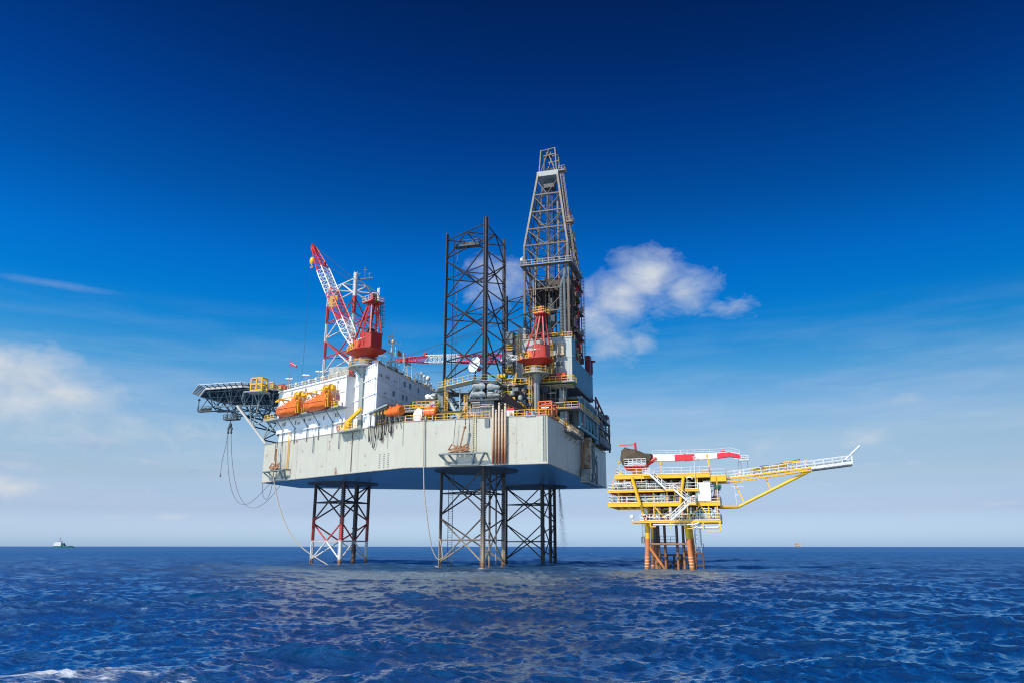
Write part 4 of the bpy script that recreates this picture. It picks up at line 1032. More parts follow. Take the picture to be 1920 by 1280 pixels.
for z in (76.5,90.8,56,50.5):
    c=(dc(1,z)+dc(2,z))/2 if z<70 else dc(1,z); b.box(c.x+.4,c.x+1.9,c.y,c.y+1.8,z-.15,z); b.rail([(c.x+.4,c.y,z),(c.x+1.9,c.y,z),(c.x+1.9,c.y+1.8,z),(c.x+.4,c.y+1.8,z)],1.1,.9,.05)
b.build('caged_ladder',M('brown ladder',(.25,.19,.14),.5,rust=.4),Dr)
b=MB(); b.lathe((DC[0]-5.7,DC[1]-5.2,67.2),[(.1,0),(.35,.2),(.35,.9),(.1,1.1)],8); b.beam((DC[0]-5.6,DC[1]-5.1,68.4),(DC[0]-5.1,DC[1]-5,68.8),.15); b.build('floodlight',WHITE,Dr)
b=MB(); b.beam((xr-.5,35.4,43),(xr-.5,35.4,50),.5); b.cb((xr+.9,40,45.2),(1.2,2.2,4.4)); b.cb((xr+1.6,41.5,46.5),(1.4,1.0,.3)); b.cb((xr+1.6,41.2,45),(.3,.4,3.0)); b.tube((xr+1.2,38,43.4),(xr+1.2,42,43.4),.4); b.build('red_winch_frame',DRED,Dr)

# stern far module: stacked process decks with red frames
Mo=thing('process_module','dark steel process module of stacked open decks at the far stern corner','process module',(-4,51,ZT))
b=MB()
for z in (ZT+.9,31.6,34.2): b.box(-9,1.6,44.5,61,z-.3,z)
b.box(1.4,1.65,44.5,61,ZT+.8,29.4)
for y in (44.8,50,55.4,60.7):
    for x in (-8.6,1.3): b.box(x-.2,x+.2,y-.2,y+.2,ZT,34.2)
for y in (46.5,52.5,58): b.box(-4,0,y-1.5,y+1.5,ZT+1,31.0)
b.build('deck_frame',DGREY,Mo,smooth=False)
b=MB(); b.rail([(-8,44.6,34.2),(1.5,44.6,34.2),(1.5,60.9,34.2)],1.15,1.5,.05); b.rail([(1.5,44.6,31.6),(1.5,60.9,31.6)],1.15,1.5,.05); b.build('deck_railing',MGREY,Mo)
b=MB()
for y in (43,46.5,50.5,55): 
    b.beam((1.2,y,34.2 if y>44 else 31.5),(1.2,y,38.2-.25*(y-43)),.3); b.beam((-3,y,34.2),(-3,y,38.2-.25*(y-43)),.3)
b.beam((1.2,43,38.2),(1.2,55,35.4),.3); b.beam((1.2,38,37.0),(1.2,46.5,37.2),.22); b.beam((1.2,43,36.2),(1.2,50.5,34.9),.25); b.cb((.6,57,35.6),(2.4,3.2,.7)); b.cb((.4,57,34.8),(1.8,2,1.4)); b.cb((1.2,46.6,32.9),(.5,4.5,.6)); b.cb((1.2,49.2,33.0),(.5,.5,2.2)); b.cb((1.2,44.6,33.0),(.5,.5,2.2))
b.build('red_frame',DRED,Mo)
b=MB()
for k in range(22): 
    y=45+rnd.random()*15; b.cb((1.1-rnd.random()*1.5,y,ZT+1.6+rnd.random()*4.2),(.6+rnd.random(),.5+rnd.random()*1.2,.3+rnd.random()*.9))
for k in range(6): b.path([(1.3,45+k*2.6,ZT+1),(1.3,45.4+k*2.6,30.5),(1.2,46.6+k*2.6,31.2)],.13)
b.build('pipework',M('module pipework',(.3,.26,.2),.5,rust=.5),Mo)
b=MB(); b.tube((1.1,42.9,ZT),(1.1,42.9,33.5),.55,12,.7); b.build('stack_pipe',TEAL,Mo)
# stern gallery and stern anchor rack
b=MB(); b.box(.02,1.5,13.6,26.0,25.9,26.15)
for y in (14,18,22,25.6): b.beam((1.4,y,25.9),(.05,y,24.7),.12)
b.build('stern_gallery',MGREY,hull)
b=MB(); b.rail([(1.45,13.6,26.15),(1.45,26,26.15)],1.15,1.3,.05); b.build('stern_gallery_railing',CREAM,hull)
b=MB()
for k in range(8): b.cb((.8,14.3+k*1.5,26.5+rnd.random()*.3),(.6,.6,.6+rnd.random()*.5))
build_each(b,'stern_gallery_gear',CREAM,hull)
Ra=thing('stern_rack','rusty cream column and lattice anchor rack fixed to the shaded stern of the hull','rack',(.8,35,17))
b=MB(); b.box(.2,1.5,32.6,34.3,20.6,26.4); b.box(.3,1.3,32.8,34.1,17.4,20.6); b.build('column',CREAM,Ra)
b=MB(); b.beam((.3,28.6,17.5),(1.4,28.6,26.8),.3); b.beam((.3,29.4,18.2),(.3,29.4,26.8),.3); b.build('side_pipe',RUSTM,Ra)
b=MB()
for (p,q) in (((1.4,34.4,17.6),(1.4,41,24)),((1.4,41,17.6),(1.4,34.6,24)),((1.4,38,26.5),(1.4,38,21)),((1.4,36.2,17.6),(1.4,36.2,26)),((1.4,41.2,17.6),(1.4,41.2,23)),((.2,41,20),(1.4,41,17.6))): b.beam(p,q,.3)
b.box(.1,1.8,28,42.4,17.2,17.5); b.box(.2,1.5,28.2,30.6,17.5,20); b.build('rack_frame',MGREY,Ra)
b=MB(); b.beam((1.0,35.6,27.5),(1.2,37.6,24.8),.5,.3); b.cb((.9,35.2,27.2),(.8,2,.5)); b.build('anchor_head',CREAM,Ra)
# ------------------------------------------------------------------ deck edge equipment
hs=thing('hose_station','grey sloped canopy over the hose station beside the grey crane pedestal','canopy',(-34,2,ZT))
b=MB(); 
P=[(-38.0,4.2,30.2),(-32.2,.4,30.9),(-31.2,3.2,31.2),(-37,7,30.6)]
b.add([Vector(p) for p in P]+[Vector(p)-Vector((0,0,.35)) for p in P],[(0,1,2,3),(7,6,5,4),(0,4,5,1),(1,5,6,2),(2,6,7,3),(3,7,4,0)]); b.build('roof',GREY,hs)
b=MB()
for x,y in ((-37.4,4.1),(-34.8,2.5),(-32.4,.8),(-31.6,2.9)): b.beam((x,y,ZT),(x,y,30.4),.18)
b.beam((-37.6,3.9,29.6),(-32.2,.2,30.0),.2); build_each(b,'post',DGREY,hs)
def hang(t0,t1,z0,zlow):
    p=ab(t0,-.35,z0);q=ab(t1,-.45,z0-.3)
    return bez([p,p+Vector((0,0,-(z0-zlow)*1.05)),p.lerp(q,.5)+Vector((0,0,-(z0-zlow)*1.15)),q+Vector((0,0,-(z0-zlow)*1.0)),q],22)
for i,(t0,t1,zl) in enumerate(((10.9,10.2,23.9),(9.9,8.2,22.5),(9.0,8.2,24.6),(8.0,6.2,24.0),(7.0,6.2,23.9),(6.0,5.0,24.9),(5.0,3.2,25.3),(3.9,3.4,24.4))):
    b=MB(); b.path(hang(t0,t1,29.9,zl),.085,6); h=solo('loading_hose',b,BLACK,'black loading hose looped over the hull edge below the grey sloped canopy','hose',tuple(ab(t0,-.35,27)),'black hoses looped over the hull edge')
    b=MB(); p=ab(t0,-.35,0); b.tube((p.x,p.y,29.1),(p.x,p.y,30.2),.17,8); b.build('coupling',YEL if i%3 else PIPEW,h)
st=thing('drum_rack','grey cradle struts holding the two touching orange drums over the hull edge','rack',(-30,1,ZT))
b=MB()
for t in (1.0,2.4,3.9): b.beam(ab(t,.2,ZT),ab(t,-.9,28.5),.18); b.beam(ab(t,-.9,28.5),ab(t,-.06,25.9),.12); b.beam(ab(t,-.9,28.3),ab(t,.5,28.3),.16)
for t in (.4,5.0): b.tube(ab(t,-.1,27),ab(t,-.15,22.5),.04)
b.build('struts',GREY,st)
def drum(label,c,d,L_,r):
    D=thing('orange_drum',label,'drum',tuple(c),'orange drums at the hull edge'); d=Vector(d).normalized(); c=Vector(c)
    b=MB(); b.tube(c-d*L_/2,c+d*L_/2,r,20); b.tube(c-d*(L_/2+.18),c-d*L_/2,r*.75,20,r); b.tube(c+d*L_/2,c+d*(L_/2+.18),r,20,r*.75)
    for k in (-.45,0,.45): b.tube(c+d*(k*L_-.05),c+d*(k*L_+.05),r*1.05,20)
    b.build('shell',ORANGE,D)
    b=MB(); b.tube(c+Vector((0,0,r)),c+Vector((0,0,r+.35)),.3,10); b.build('hatch',ORANGED,D)
    return D
drum('smaller orange drum of the touching pair, beside the black hoses',ab(3.7,-.7,29.25),TI,1.9,.78)
drum('larger orange drum of the touching pair over the hull edge',ab(1.5,-.75,29.3),TI,2.1,.93)
D=drum('lone orange drum on two saddles behind the yellow rail',(-23.0,.5,28.75),(1,0,0),2.2,.9)
b=MB()
for x in (-23.7,-22.3): b.box(x-.12,x+.12,-.3,1.3,ZT,28.0)
build_each(b,'saddle',GREY,D)
b=MB(); b.tube((-26.3,2.2,28.55),(-26.0,3.2,28.55),1.35,24); b.tube((-26.35,2.1,28.55),(-26.28,2.2,28.55),1.45,24); b.box(-26.9,-25.6,2,3.4,ZT,27.7)
solo('cable_reel',b,WHITE2,'large white cable reel standing behind the yellow rail','reel',(-26.2,2.6,ZT))
c=thing('lean_to_roof','brown open lean-to canopy over the deck above the hanging anchor','canopy',(-19,2,ZT))
b=MB(); P=[(-22.4,.3,28.5),(-15.9,.3,28.3),(-16.6,3.4,29.2),(-21.2,3.4,29.4)]; b.add([Vector(p) for p in P]+[Vector(p)-Vector((0,0,.14)) for p in P],[(0,1,2,3),(7,6,5,4),(0,4,5,1),(1,5,6,2),(2,6,7,3),(3,7,4,0)]); b.build('roof',TARP,c)
b=MB(); 
for x in (-22,-19.5,-16.2): b.beam((x,.4,ZT),(x,.4,28.4),.1)
build_each(b,'post',CREAM,c)
dv=thing('jib_davit','small yellow jib davit on the ledge at the foot of the grey pedestal','davit',tuple(ab(17.3,-.9,27)))
b=MB(); p=ab(17.3,-.9,27.0); b.cb((p.x,p.y,28.1),(1.0,1.0,2.2)); b.build('post',YEL,dv)
b=MB(); q=ab(12.6,-1.2,30.9); b.beam((p.x,p.y,28.9),(q.x,q.y,q.z),.45,.7); b.beam((p.x,p.y,27.8),lp((p.x,p.y,28.9),q,.55),.18); b.build('jib',YEL,dv)
b=MB(); r=ab(19.2,-1.9,27.55); 
pts=[r+TI*(.42*math.cos(a))+Vector((0,0,.42*math.sin(a))) for a in [i*math.pi/8 for i in range(17)]]
b.path(pts,.11,6); solo('lifebuoy',b,ORANGED,'orange lifebuoy on the ledge railing beside the small yellow davit','lifebuoy',tuple(r))
cc=thing('deck_locker','white locker with red lid behind the yellow rail beside the rusty pipes','locker',(-7.3,4,ZT))
b=MB(); b.box(-8.1,-6.6,1.0,2.4,ZT,28.5); b.build('box',WHITE,cc,smooth=False)
b=MB(); b.box(-8.15,-6.55,.95,2.45,28.5,28.9); b.build('lid',BRED,cc,smooth=False)
sk=thing('orange_skid','orange open tubular machine skid on the near stern corner of the deck','skid',(-1,4,ZT))
b=MB()
for x in (-2.2,-.9,.3):
    for y in (2.2,6.4): b.beam((x,y,ZT),(x,y,30.1),.2)
for z in (27.2,28.5,29.2,30.0):
    for y in (2.2,6.4): b.beam((-2.3,y,z),(.4,y,z),.2)
    for x in (-2.2,.3): b.beam((x,2.2,z),(x,6.4,z),.2)
b.build('frame',ORANGED,sk)
b=MB(); b.box(-1.9,-.2,2.6,6,27.4,29.0); b.tube((-2,3.2,29.6),(.2,3.2,29.6),.22); b.tube((-2,4.6,29.5),(.2,4.6,29.5),.3); b.build('engine',RED,sk)
b=MB(); b.box(-1.7,-.2,2.1,2.2,28.75,28.95); b.build('white_plate',WHITE,sk)
b=MB(); b.box(-5.2,-3.2,1.0,2.6,ZT,27.9); solo('red_chest',b,RED,'low red chest behind the yellow rail beside the grey bollard','chest',(-4.2,1.8,ZT))
ds=thing('satellite_dish','big white satellite dish facing out on the near jacking tower','satellite dish',(-16.3,6.5,34.7))
dc_=Vector((-16.3,6.2,38.9)); dn=Vector((-.42,-.86,.22)).normalized(); da=dn.cross(Vector((0,0,1))).normalized(); db=da.cross(dn)
vs=[];m=24
for r,o in ((0.02,-.30),(.7,-.24),(1.2,-.08),(1.6,.1),(1.66,.09),(1.24,-.2),(.7,-.38),(.02,-.46)):
    for i in range(m): t=2*math.pi*i/m; vs.append(dc_+da*(r*math.cos(t)*.93)+db*(r*math.sin(t))+dn*o)
b=MB(); b.add(vs,[(k*m+i,k*m+(i+1)%m,(k+1)*m+(i+1)%m,(k+1)*m+i) for k in range(7) for i in range(m)]); b.build('dish',M('dish white',(.82,.82,.80),.35,var=.03),ds)
b=MB(); b.tube(dc_-dn*.4,(-16.3,6.5,36.2),.16); b.tube((-16.3,6.5,34.7),(-16.3,6.5,36.3),.22); b.beam(dc_-db*1.6,dc_-db*2.0+dn*.8,.07); b.cb(dc_-db*1.95+dn*.85,(.2,.2,.2)); b.build('mount',DGREY,ds)
# machinery along the deck between tower and derrick
dm=thing('deck_machinery','cluttered grey and yellow pump machinery on deck between the near tower and the derrick','machinery',(-14,12,ZT))
rr=random.Random(5)
b=MB()
for k in range(34):
    x=-13+rr.random()*6.5; y=6+rr.random()*12; z=ZT+rr.random()*8.5; b.cb((x,y,z),(.5+rr.random()*1.1,.6+rr.random(),.3+rr.random()*1.0))
build_each(b,'cabinet',MGREY,dm)
b=MB()
for k in range(16):
    x=-12.5+rr.random()*6; y=5.5+rr.random()*9; z=ZT+.6+rr.random()*7; 
    b.path([(x,y,ZT),(x,y,z),(x+.9*(rr.random()-.3),y,z+.3),(x+1.4,y+.3,z+.2)],.1+rr.random()*.14,7)
b.build('pipework',CREAM,dm)
b=MB()
for k in range(8): b.lathe((-12.6+rr.random()*5.6,5.2+rr.random()*6,ZT+1.2+rr.random()*5),[(.2,0),(.42,.15),(.5,.5),(.4,.9),(.18,1.05)],12)
b.tube((-12.2,6.0,30.6),(-10.4,5.6,29.8),.55,14); b.tube((-6.2,5,28.3),(-4.4,5,28.3),.6,14); build_each(b,'vessel',GREY,dm)
b=MB(); b.rail([(-10,5.2,29.5),(-6.4,5.2,29.5),(-6.4,9,29.5)],1.1,1,.05); b.rail([(-12.5,7,32.2),(-8.5,7,32.2)],1.1,1,.05); b.rail([(-12.6,9.5,35.2),(-9,9.5,35.2),(-8.6,9.5,36.5)],1.1,1,.05); b.beam((-10.4,5.6,31.2),(-8.2,5.2,29.2),.2); b.cb((-8.1,5.0,31.2),(1.1,.4,.9)); b.cb((-9.4,5,32.0),(1.2,.3,.2)); b.cb((-11.6,9.2,37),(1.6,.4,.7)); b.build('gallery_railing',YEL,dm)
b=MB(); b.box(-12.6,-8.8,9,13,33.0,33.3); b.box(-12.4,-8,7,12,29.2,29.4); b.box(-11.5,-9.5,11,13,33.3,35.6); b.build('gallery',DGREY,dm,smooth=False)
b=MB(); b.box(-11.0,-9.7,11.0,12.6,35.6,36.9); b.build('white_unit',CREAM,dm,smooth=False)
# between the quarters and the near tower
gal=thing('deck_gallery','yellow railed deck gallery with pale valves between the quarters and the near tower','gallery',(-26,10,ZT))
b=MB(); b.box(-33,-24,5.5,11,29.9,30.15)
for x in (-32.8,-28.5,-24.3): b.box(x-.12,x+.12,5.6,5.84,ZT,29.9)
b.build('deck',MGREY,gal)
b=MB(); b.rail([(-33,5.6,30.15),(-24,5.6,30.15),(-24,10.9,30.15)],1.15,1.1,.055); b.rail([(-29.5,6.6,31.0),(-24,6.6,31.0)],1.15,1.0,.05); b.build('railing',YEL,gal)
b=MB()
for k in range(10): b.lathe((-28.5+k*.5,7+rr.random()*2,30.2),[(.15,0),(.2,.5),(.34,.7),(.34,1.0+rr.random()*.5),(.1,1.5)],10)
b.tube((-27.5,8.5,33.4),(-24.2,8.5,33.4),.5,14)
for x in (-27,-25.9,-24.8): b.lathe((x,8.5,33.4),[(.55,-.5),(.58,.0),(.4,.5),(.15,.6)],12)
build_each(b,'valve',PIPEW,gal)
b=MB(); b.box(-27.8,-24,8,9,32.6,32.8); b.beam((-27.6,8.5,ZT),(-27.6,8.5,32.6),.2); b.beam((-24.2,8.5,ZT),(-24.2,8.5,32.6),.2)
for k in range(12): b.cb((-33+k*.75,4.2+rr.random()*2,ZT+.5+rr.random()*.9),(.5,.6,.9+rr.random()*.9))
build_each(b,'gear_box',DGREY,gal)
# ------------------------------------------------------------------ quarters roof
def lamp(label,base):
    L=thing('floodlight_post',label,'floodlight',base,'floodlight posts on the quarters roof')
    b=MB(); b.beam((0,0,0),(0,0,2.6),.10); b.beam((.45,0,0),(.45,0,2.5),.07); b.build('post',GREY,L,rel=True)
    b=MB(); b.cb((-.25,0,2.75),(.9,.4,.22)); b.cb((.75,0,2.65),(.7,.4,.2)); b.beam((-.5,0,2.6),(1.1,0,2.5),.08); b.build('lamp_head',WHITE2,L,rel=True)
    return L
F1=lamp('floodlight post on the quarters roof beside the windsock',(-66.4,18.6,39.0))
dup(F1,(-60.6,16.3,39.0),0,'floodlight post on the quarters roof beside the thin whip line')
dup(F1,(-55.8,13.9,39.0),0,'floodlight post on the quarters roof next to the grey container')
dup(F1,(-37.5,8.0,39.9),.3,'floodlight post on the side block roof between the grey pedestal and the tall mast')
dup(F1,(-37.0,13.6,39.9),1.0,'floodlight post on the side block roof behind the leaning person')
dup(F1,(-37.0,26.0,39.9),.3,'floodlight post on the side block roof among the thin aerials')
ws=thing('windsock','red windsock on a thin pole at the bow end of the quarters roof','windsock',(-66.9,19.6,39.0))
b=MB(); b.tube((-66.9,19.6,39),(-66.9,19.6,46.6),.05,5); b.build('pole',RED,ws)
b=MB(); b.path([(-66.8,19.6,45.6),(-66.0,19.5,45.2),(-65.1,19.4,44.7)],.28,8); b.build('sock',BRED,ws)
ct=thing('roof_container','pale grey corrugated container on the quarters roof beside the banded leg','container',(-50,13.5,39))
b=MB(); b.box(-52.5,-47.8,12.6,15.4,39.1,42.1); b.build('body',CLAD,ct,smooth=False)
b=MB()
for k in range(12): b.box(-47.84,-47.74,12.7+k*.22,12.8+k*.22,39.2,42.0)
for k in range(16): b.box(-52.4+k*.29,-52.3+k*.29,12.54,12.6,39.2,42.0)
b.build('ribs',M('container rib',(.4,.4,.36),.5),ct,smooth=False)
gr=thing('roof_gear','low vents, pipes and dark lockers spread over the quarters roof','roof equipment',(-45,15,39.5))
b=MB()
for k in range(24): b.cb((-36.9-rr.random()*1.5,5+k*1.28,40.2+rr.random()*.3),(.7+rr.random()*.6,.5+rr.random()*.6,.5+rr.random()*.8))
for k in range(12): 
    p=ab(24+k*1.9,1.2+rr.random(),39.3); b.cb(p,(.6,.6,.8+rr.random()*.6))
build_each(b,'locker',M('roof gear',(.2,.15,.11),.6,var=.5,scale=.4,rust=.5),gr,smooth=False)
b=MB()
for k in range(8):
    p=ab(25+k*2.7,1.0,39.2); b.lathe(tuple(p),[(.15,0),(.15,.9),(.35,1.0),(.35,1.4),(.1,1.6)],8)
b.path([(-37.2,9.5,40.2),(-37.2,10,42),(-37.0,11.5,41.0),(-36.9,13.6,41.2)],.22,7); build_each(b,'vent',WHITE2,gr)
ma=thing('signal_mast','white signal mast with crossarms on the side block roof','mast',(-37.4,12.3,39.9))
b=MB(); b.lathe((-37.4,12.3,39.9),[(.26,0),(.2,8.2)],8); b.lathe((-36.8,12.9,39.9),[(.12,0),(.1,7.4)],6)
for z in (42.3,44.2,46.5,47.6): b.beam((-38.1,11.9,z),(-36.6,13.0,z),.14); b.lathe((-38.0,11.95,z),[(.12,0),(.22,.1),(.22,.4)],8)
b.beam((-37.4,12.3,48),(-36.9,12.6,49.8),.08); b.cb((-37.3,12.2,46.8),(.7,.5,.5)); b.build('pole',M('mast cream',(.65,.58,.42),.5,rust=.3),ma)
b=MB(); b.add([(-36.5,13.4,45.2),(-36.4,15.2,45.0),(-36.4,15.3,44.1),(-36.5,13.4,43.8)],[(0,1,2,3)]); b.add([(-36.53,13.4,45.2),(-36.43,15.2,45.0),(-36.43,15.3,44.1),(-36.53,13.4,43.8)],[(3,2,1,0)]); b.build('flag',ORANGED,ma)
b=MB(); b.add([(-36.5,13.2,43.9),(-36.4,14.3,43.6),(-36.5,13.4,42.6)],[(0,1,2)]); b.add([(-36.53,13.2,43.9),(-36.43,14.3,43.6),(-36.53,13.4,42.6)],[(2,1,0)]); b.build('flag',WHITE2,ma)
def whip(label,base,h,r=.035):
    b=MB(); b.tube((0,0,0),(0,0,h*.35),r*2.2,6); b.tube((0,0,h*.35),(0,0,h),r,5); b.v=[tuple(Vector(v)+Vector(base)) for v in b.v]
    return solo('whip_aerial',b,WHITE2,label,'aerial',base,'whip aerials on the side block roof')
for k,(y,h) in enumerate(((15.5,7.5),(18.0,4.8),(20.0,3.4),(22.2,4.4),(24.0,5.6),(25.4,3.0),(27.2,3.6),(28.6,2.6),(30.4,3.2))):
    whip('shorter thin white whip aerial on the shaded side block roof' if k else 'tallest thin whip aerial on the side block roof, beside the boom rest',(-37.0,y,39.9),h)
def radome(label,base,r,h):
    L=thing('radome',label,'radome',base,'white radomes on the side block roof')
    b=MB(); b.sphere((0,0,h+r*.8),r,16,12); b.build('dome',WHITE,L,rel=True)
    b=MB(); b.lathe((0,0,0),[(.16,0),(.14,h)],8); b.lathe((0,0,h-.15),[(.1,0),(r*.8,.15),(r*.8,.25)],12); b.build('stand',GREY,L,rel=True); return L
radome('largest white radome sphere on the side block roof',(-37.0,31.6,39.9),.85,.4); radome('tall standing egg-like white radome on a thin pole',(-38.5,35.3,39.9),.6,3.2); radome('small white radome on a dark pole, second from the largest one',(-37.2,28.2,39.9),.36,2.9); radome('small white radome on a dark pole, next to the largest one',(-37.2,30.0,39.9),.34,2.7); radome('littlest white radome, low between the largest and the egg-like one',(-37.2,34.2,39.9),.3,1.6)
# person leaning on the roof rail
def person(label,base,rz,lean):
    vs=[(0,0,.92),(0,0,1.18),(lean*.35,0,1.42),(lean*.5,0,1.52),(lean*.62,0,1.62),(lean*.66,0,1.74),
        (0,.1,.88),(.03,.11,.48),(0,.11,.07),(.14,.12,.04),(0,-.1,.88),(-.03,-.11,.48),(-.06,-.11,.07),(.08,-.12,.04),
        (lean*.36,.19,1.40),(lean*.36+.1,.25,1.12),(lean*.36+.32,.2,1.06),(lean*.36,-.19,1.40),(lean*.36+.08,-.25,1.12),(lean*.36+.32,-.2,1.05)]
    es=[(0,1),(1,2),(2,3),(3,4),(4,5),(0,6),(6,7),(7,8),(8,9),(0,10),(10,11),(11,12),(12,13),(2,14),(14,15),(15,16),(2,17),(17,18),(18,19)]
    rad=[.15,.15,.16,.07,.10,.09,.1,.075,.055,.05,.1,.075,.055,.05,.075,.055,.045,.075,.055,.045]
    me=bpy.data.meshes.new('body'); me.from_pydata(vs,es,[]); me.materials.append(M('orange coverall',(.75,.16,.02),.7))
    T=thing('person',label,'person',base,None,rz); o=bpy.data.objects.new('body',me); COL.objects.link(o); o.parent=T
    sk_=o.modifiers.new('Skin','SKIN'); 
    if not me.skin_vertices: me.attributes
    for i,r in enumerate(rad):
        if me.skin_vertices: me.skin_vertices[0].data[i].radius=(r,r)
    if me.skin_vertices: me.skin_vertices[0].data[0].use_root=True
    ss=o.modifiers.new('Sub','SUBSURF'); ss.levels=1; ss.render_levels=1
    b=MB(); b.sphere((lean*.63,0,1.66),.105,12,8,(1,1,1.1)); b.cb((lean*.63+.11,0,1.65),(.04,.03,.04)); b.build('head',M('skin',(.35,.19,.12),.6),T,rel=True)
    b=MB(); b.lathe((lean*.63,0,1.7),[(.15,0),(.145,.04),(.12,.1),(.02,.15)],12); b.build('helmet',WHITE,T,rel=True)
person('person in orange coveralls and white helmet leaning on the side block roof rail',(-37.4,15.0,39.9),-.6,.35)
fm=thing('red_hose_reel','small red hose reel frame on the roof corner beside the grey pedestal','hose reel',(-45.6,10.2,39.2))
b=MB(); b.beam((-46.1,10.2,39.2),(-45.6,10.2,41.3),.2); b.beam((-45.1,10.2,39.2),(-45.4,10.2,41.3),.2); b.tube((-45.6,9.9,40.5),(-45.6,10.5,40.5),.5,12); b.build('frame',RED,fm)
# ------------------------------------------------------------------ yellow wellhead platform
PX=thing('wellhead_platform','yellow multi-deck wellhead platform standing on orange jacket legs beside the rig','platform',(19,16,0))
def deck(name,x0,x1,y0,y1,z0,z1,yrec=None):
    b=MB(); b.box(x0,x1,y0,y0+.3,z0,z1); b.box(x0,x1,y1-.3,y1,z0,z1); b.box(x0,x0+.3,y0+.3,y1-.3,z0,z1); b.box(x1-.3,x1,y0+.3,y1-.3,z0,z1)
    b.box(x0+.3,x1-.3,y0+.3,y1-.3,z1-.12,z1-.03)
    b.box(x0-.02,x1+.02,y0-.06,y0,z1-.08,z1+.02); b.box(x0,x1,y0-.06,y0,z0-.02,z0+.06)
    k=int((x1-x0)/1.6)
    for i in range(1,k): x=x0+(x1-x0)*i/k; b.box(x-.06,x+.06,y0+.3,y1-.3,z0+.1,z1-.12)
    return b.build(name,YEL,PX,smooth=False)
deck('top_deck',10.25,27.5,10,22,16.12,16.86); deck('side_deck',27.55,30.3,10.2,16,15.36,16.40); deck('mezzanine_deck',8.95,25.4,9.6,20,13.66,14.05); deck('main_deck',8.87,28.95,10,22,11.1,11.8); deck('cellar_deck',14.6,28.85,9.8,21,8.2,8.58); deck('cellar_deck',13.0,14.6,10.6,16,8.2,8.46)
b=MB()
for y in (9.3,20.8):
    b.tube((13.6,y,16.3),(14.9,y,11.3),.30,10); b.tube((14.9,max(y,11),11.2),(15.7,max(y,11.6),7.2),.28,10); b.tube((22.9,y,16.3),(22.0,y,11.3),.30,10); b.tube((22.0,max(y,11),11.2),(22.6,max(y,11.6),7.2),.28,10)
for x in (10.9,17.2,19.7,21.1,25.2,28.6): b.beam((x,10.3,11.7),(x,10.3,13.7 if x<25 else 16.1),.2)
for x in (10.2,17.2,20.0): b.beam((x,10.3,8.5),(x,10.3,11.2),.2) if x>14 else None
for x in (23.2,26.9,28.4): b.beam((x,10.2,8.5),(x,10.2,11.2),.22)
for (p,q) in (((17.3,10.2,11.1),(19.4,10.2,8.6)),((23.5,10.2,8.6),(25.3,10.2,11.1)),((25.5,10.2,11.1),(27.4,10.2,8.6))): b.beam(p,q,.2)
for x in (12,17,22,27): b.beam((x,21.6,11.7),(x,21.6,16.2),.25); b.beam((x,21.6,8.5),(x,21.6,11.2),.25) if x>14 else None
b.beam((8.9,14,12),(9.4,14,16.3),.2); b.beam((15.2,10.4,16.2),(15.2,10.4,15.4),.18)
build_each(b,'deck_column',YEL,PX)
WR=M('white railing paint',(.60,.60,.57),.45,rust=.12)
for nm,pts in (('top_railing',[(10.3,22,16.86),(10.3,10.05,16.86),(16.4,10.05,16.86)]),('top_railing',[(17.6,10.05,16.86),(27.4,10.05,16.86),(27.4,22,16.86)]),('side_railing',[(27.6,10.25,16.4),(30.2,10.25,16.4),(30.2,16,16.4)]),
   ('mezzanine_railing',[(9.0,20,14.05),(9.0,9.65,14.05),(19.6,9.65,14.05)]),('mezzanine_railing',[(21.0,9.65,14.05),(25.3,9.65,14.05)]),('main_railing',[(8.92,22,11.8),(8.92,10.05,11.8),(22.6,10.05,11.8)]),('main_railing',[(24.2,10.05,11.8),(28.9,10.05,11.8),(28.9,21.9,11.8)]),('cellar_railing',[(14.7,9.85,8.58),(28.8,9.85,8.58),(28.8,20.9,8.58)])):
    b=MB(); b.rail(pts,1.15,1.75,.04); b.build(nm,WR,PX)
def stair(name,p,q,y,w=.9):
    b=MB(); p=Vector((p[0],y,p[1]));q=Vector((q[0],y,q[1])); 
    for dy in (0,w):
        o=Vector((0,dy,0)); b.beam(p+o,q+o,.12,.34)
        for h in (.55,1.1): b.beam(p+o+Vector((0,0,h)),q+o+Vector((0,0,h)),.08)
        for k in range(5): c=p.lerp(q,k/4)+o; b.beam(c,c+Vector((0,0,1.1)),.08)
    n=int((q-p).length/.3)
    for k in range(n): c=p.lerp(q,(k+.5)/n); b.box(c.x-.13,c.x+.13,c.y,c.y+w,c.z-.02,c.z+.03)
    b.build(name,WR,PX)
stair('stair_flight',(16.8,16.9),(19.7,14.05),8.7); stair('stair_flight',(21.0,14.05),(23.9,11.5),8.7); stair('stair_flight',(23.7,11.4),(20.4,8.55),7.7)
b=MB()
for (x0,x1,z,y0) in ((15.6,16.9,16.8,8.6),(19.6,21.1,14.0,8.6),(23.6,24.9,11.45,7.6)): b.box(x0,x1,y0,10.2,z-.3,z); 
build_each(b,'stair_landing',YEL,PX)
b=MB()
for (x0,x1,z,y0) in ((15.6,16.8,16.8,8.7),(19.7,21,14.0,8.7)): b.rail([(x0,10,z),(x0,y0,z),(x1,y0,z)],1.1,.6,.06,2)
b.rail([(24.8,9.8,11.45),(24.8,7.7,11.45),(23.9,7.7,11.45)],1.1,.8,.06,2); b.build('landing_railing',WR,PX)
